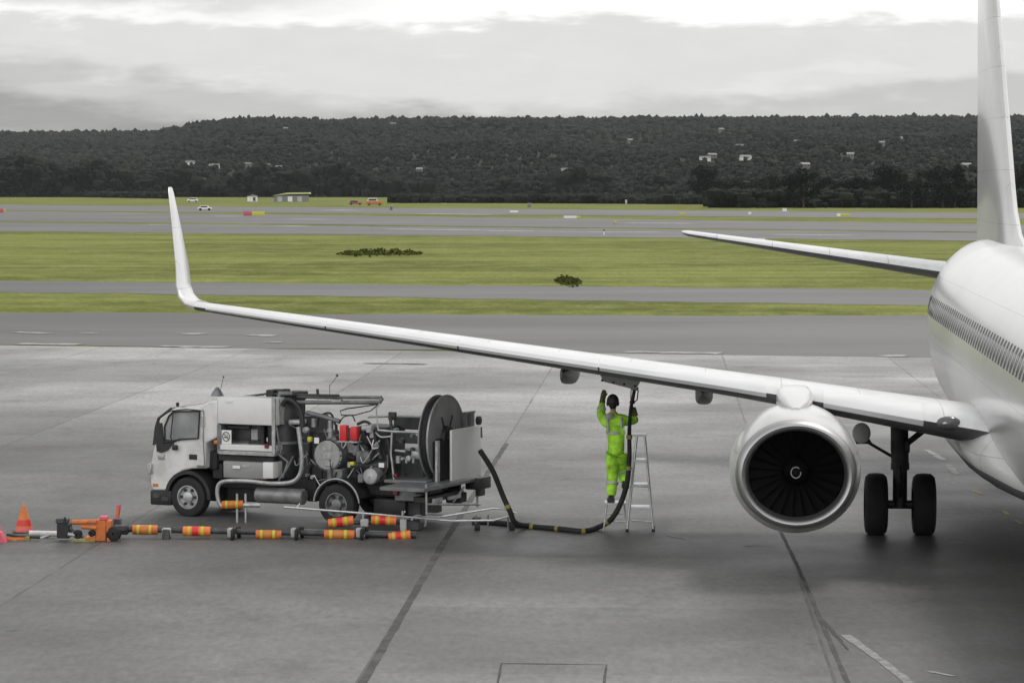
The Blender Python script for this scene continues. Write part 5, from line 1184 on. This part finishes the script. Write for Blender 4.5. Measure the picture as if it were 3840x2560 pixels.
# small stand with short bar
t3 = empty('bar_stand', G(905, 1965), 0, 'short grey bar with one orange sleeve on two thin posts behind the front wheel', 'stand')
def L3(px, py): return W(px, py, 55.75) - t3.location
MB().cyl(L3(900, 1893), L3(976, 1893), .045).build('tube', LGREY, t3); sleeve(L3(832, 1892), L3(912, 1890), .075, t3)
for px in (889, 921): p = L3(px, 1850); MB().cyl(p, (p.x, p.y, 0), .022).build('post', ALU, t3)
# orange tow head unit on the left
og = empty('tow_head_trolley', G(372, 2030), 0, 'orange steel tow head trolley with black wheels left of the truck', 'trolley'); YO = 52.75
def LO(px, py, Y=YO): return W(px, py, Y) - og.location
def ob(m, x0, y0, x1, y1, Y=YO, d=.2): a = LO(x0, y0, Y); b = LO(x1, y1, Y); a.z = max(a.z, .02); b.z = max(b.z, .012); m.bb((a.x, a.y, b.z), (b.x, a.y + d, a.z)); return m
ob(MB(), 356, 1950, 398, 2040, d=.3).build('upright', ORANGE, og); ob(MB(), 398, 1952, 416, 1996, d=.25).build('bracket', ORANGE, og); ob(MB(), 372, 1936, 402, 1950, d=.2).build('handle', PINK, og)
MB().cyl(LO(272, 1957), LO(362, 1955), .045).build('arm', ORANGE, og); MB().cyl(LO(306, 1974), LO(362, 1978), .04).build('arm', ORANGE, og); ob(MB(), 318, 2014, 360, 2026, d=.3).build('foot_plate', ORANGE, og); ob(MB(), 272, 2026, 356, 2045, YO - .1, .25).build('skid', YEL if False else HOSEY, og); ob(MB(), 400, 2016, 416, 2030, d=.2).build('foot_plate', ORANGE, og)
for (px, py, r) in ((292, 2002, .08), (428, 2000, .13), (345, 1998, .06)):
    c = LO(px, py); MB().lathe([(-.05, .02), (-.05, r * .8), (-.03, r), (.03, r), (.05, r * .8), (.05, .02), (-.05, .02)], c, (.35, 1, 0), 22).build('wheel', RUBBER, og)
ob(MB(), 212, 1962, 262, 2018, d=.3).build('hitch_block', BLACK, og); ob(MB(), 208, 1944, 255, 1962, d=.2).build('hitch_plate', DGREY, og); MB().cyl(LO(243, 1965), LO(243, 1938), .02).build('hitch_pin', BLACK, og)
MB().cyl(LO(262, 1978), LO(312, 2014), .03).build('link', DGREY, og); MB().cyl(LO(255, 2002), LO(282, 2006), .035).build('link', LGREY, og); ob(MB(), 425, 1970, 470, 1990, d=.2).build('gear_housing', DGREY, og)
# white drawbar joining to the left edge
wb = MB().cyl(W(110, 1998, 53.3), W(214, 2000, 53.3), .05, n=14).build('white_bar', mat('white_bar_paint', (.62, .62, .60), .5, var=.15, scale=6)); wb.name = 'drawbar'
tag(wb, 'short white drawbar between the orange cone and the orange trolley', 'drawbar')
MB().cyl(W(150, 2018, 53.25), W(200, 2000, 53.3), .03).build('stay', LGREY, wb)
cv = empty('chock_frame', G(60, 2035), 0, 'orange and pink frame of wheel chocks at the left edge, below the cone', 'wheel chocks')
def LC(px, py, Y=52.9): return W(px, py, Y) - cv.location
MB().cyl(LC(-160, 2022), LC(110, 2022), .05).build('tube', ORANGE, cv)
a, b = LC(-60, 2038), LC(32, 2038); MB().prism([(a.x, .02), (b.x, .02), (b.x - .08, .2), (a.x + .08, .2)], 1, -.12, .12).build('chock', PINK, cv)
a, b = LC(-60, 2000, 53.2), LC(16, 2000, 53.2); MB().prism([(a.x, .02), (b.x, .02), (b.x - .06, .28), (a.x + .06, .28)], 1, .25, .42).build('chock', PINK, cv)
MB().box(LC(56, 2038), (.09, .16, .16)).build('strap', HOSEY, cv); MB().box(LC(104, 2024), (.08, .14, .14)).build('strap', HOSEY, cv)
MB().tube([LC(25, 2003), LC(70, 2010), LC(150, 2014)], .025, n=8).build('cable', BLACK, cv)
# cones
def cone(px, py, h, label, top_=ORANGE):
    p = G(px, py); r = empty('traffic_cone', p, .2, label, 'traffic cone', 'traffic cones on the apron')
    pr = lambda z: .155 * (1 - z / h) + .028
    MB().box((0, 0, .02), (.40, .40, .035)).build('base', BLACK, r)
    cb_ = MB().lathe([(.035, pr(.035)), (h * .95, pr(h * .95)), (h, pr(h) * .6), (h, .001)], (0, 0, 0), (0, 0, 1), 28).build('cone_body', top_, r)
    z0, z1 = h * .28, h * .48; MB().lathe([(z0, pr(z0) + .004), (z1, pr(z1) + .004)], (0, 0, 0), (0, 0, 1), 28).build('band', RED, cb_)
    z0, z1 = h * .12, h * .20; MB().lathe([(z0, pr(z0) + .004), (z1, pr(z1) + .004)], (0, 0, 0), (0, 0, 1), 28).build('band', PINK, cb_)
    return r
cone(90, 1998, .52, 'orange traffic cone with red bands left of the orange trolley')
pp = G(444, 1985); pr_ = empty('marker_pole', pp, 0, 'thin orange and pink marker pole with a bright pink tip behind the trolley', 'marker pole')
MB().cyl((0, 0, .03), (-.02, 0, .26), .05, .04).build('lower_section', PINK, pr_); MB().cyl((-.02, 0, .26), (0, 0, .36), .04).build('middle_section', ORANGE, pr_); MB().cyl((0, 0, .36), (.01, 0, .46), .04).build('tip', PINK, pr_); MB().cyl((0, 0, 0), (0, 0, .03), .13).build('base', BLACK, pr_)

# ================================================================== haze
hz = bpy.data.materials.new('thin_haze'); hz.use_nodes = True; t = hz.node_tree; t.nodes.clear()
pv = N(t, 'ShaderNodeVolumePrincipled'); pv.inputs['Color'].default_value = (.92, .95, 1, 1); pv.inputs['Density'].default_value = 2.6e-5; pv.inputs['Anisotropy'].default_value = 0.0
ou = N(t, 'ShaderNodeOutputMaterial'); t.links.new(pv.outputs[0], ou.inputs['Volume'])
hb = MB().add([(x, y, z) for x in (-6100, 6100) for y in (-400, 9100) for z in (-4, 170)], [(0, 1, 3, 2), (4, 6, 7, 5), (0, 4, 5, 1), (2, 3, 7, 6), (0, 2, 6, 4), (1, 5, 7, 3)]).build('haze', hz)
tag(hb, kind='stuff')
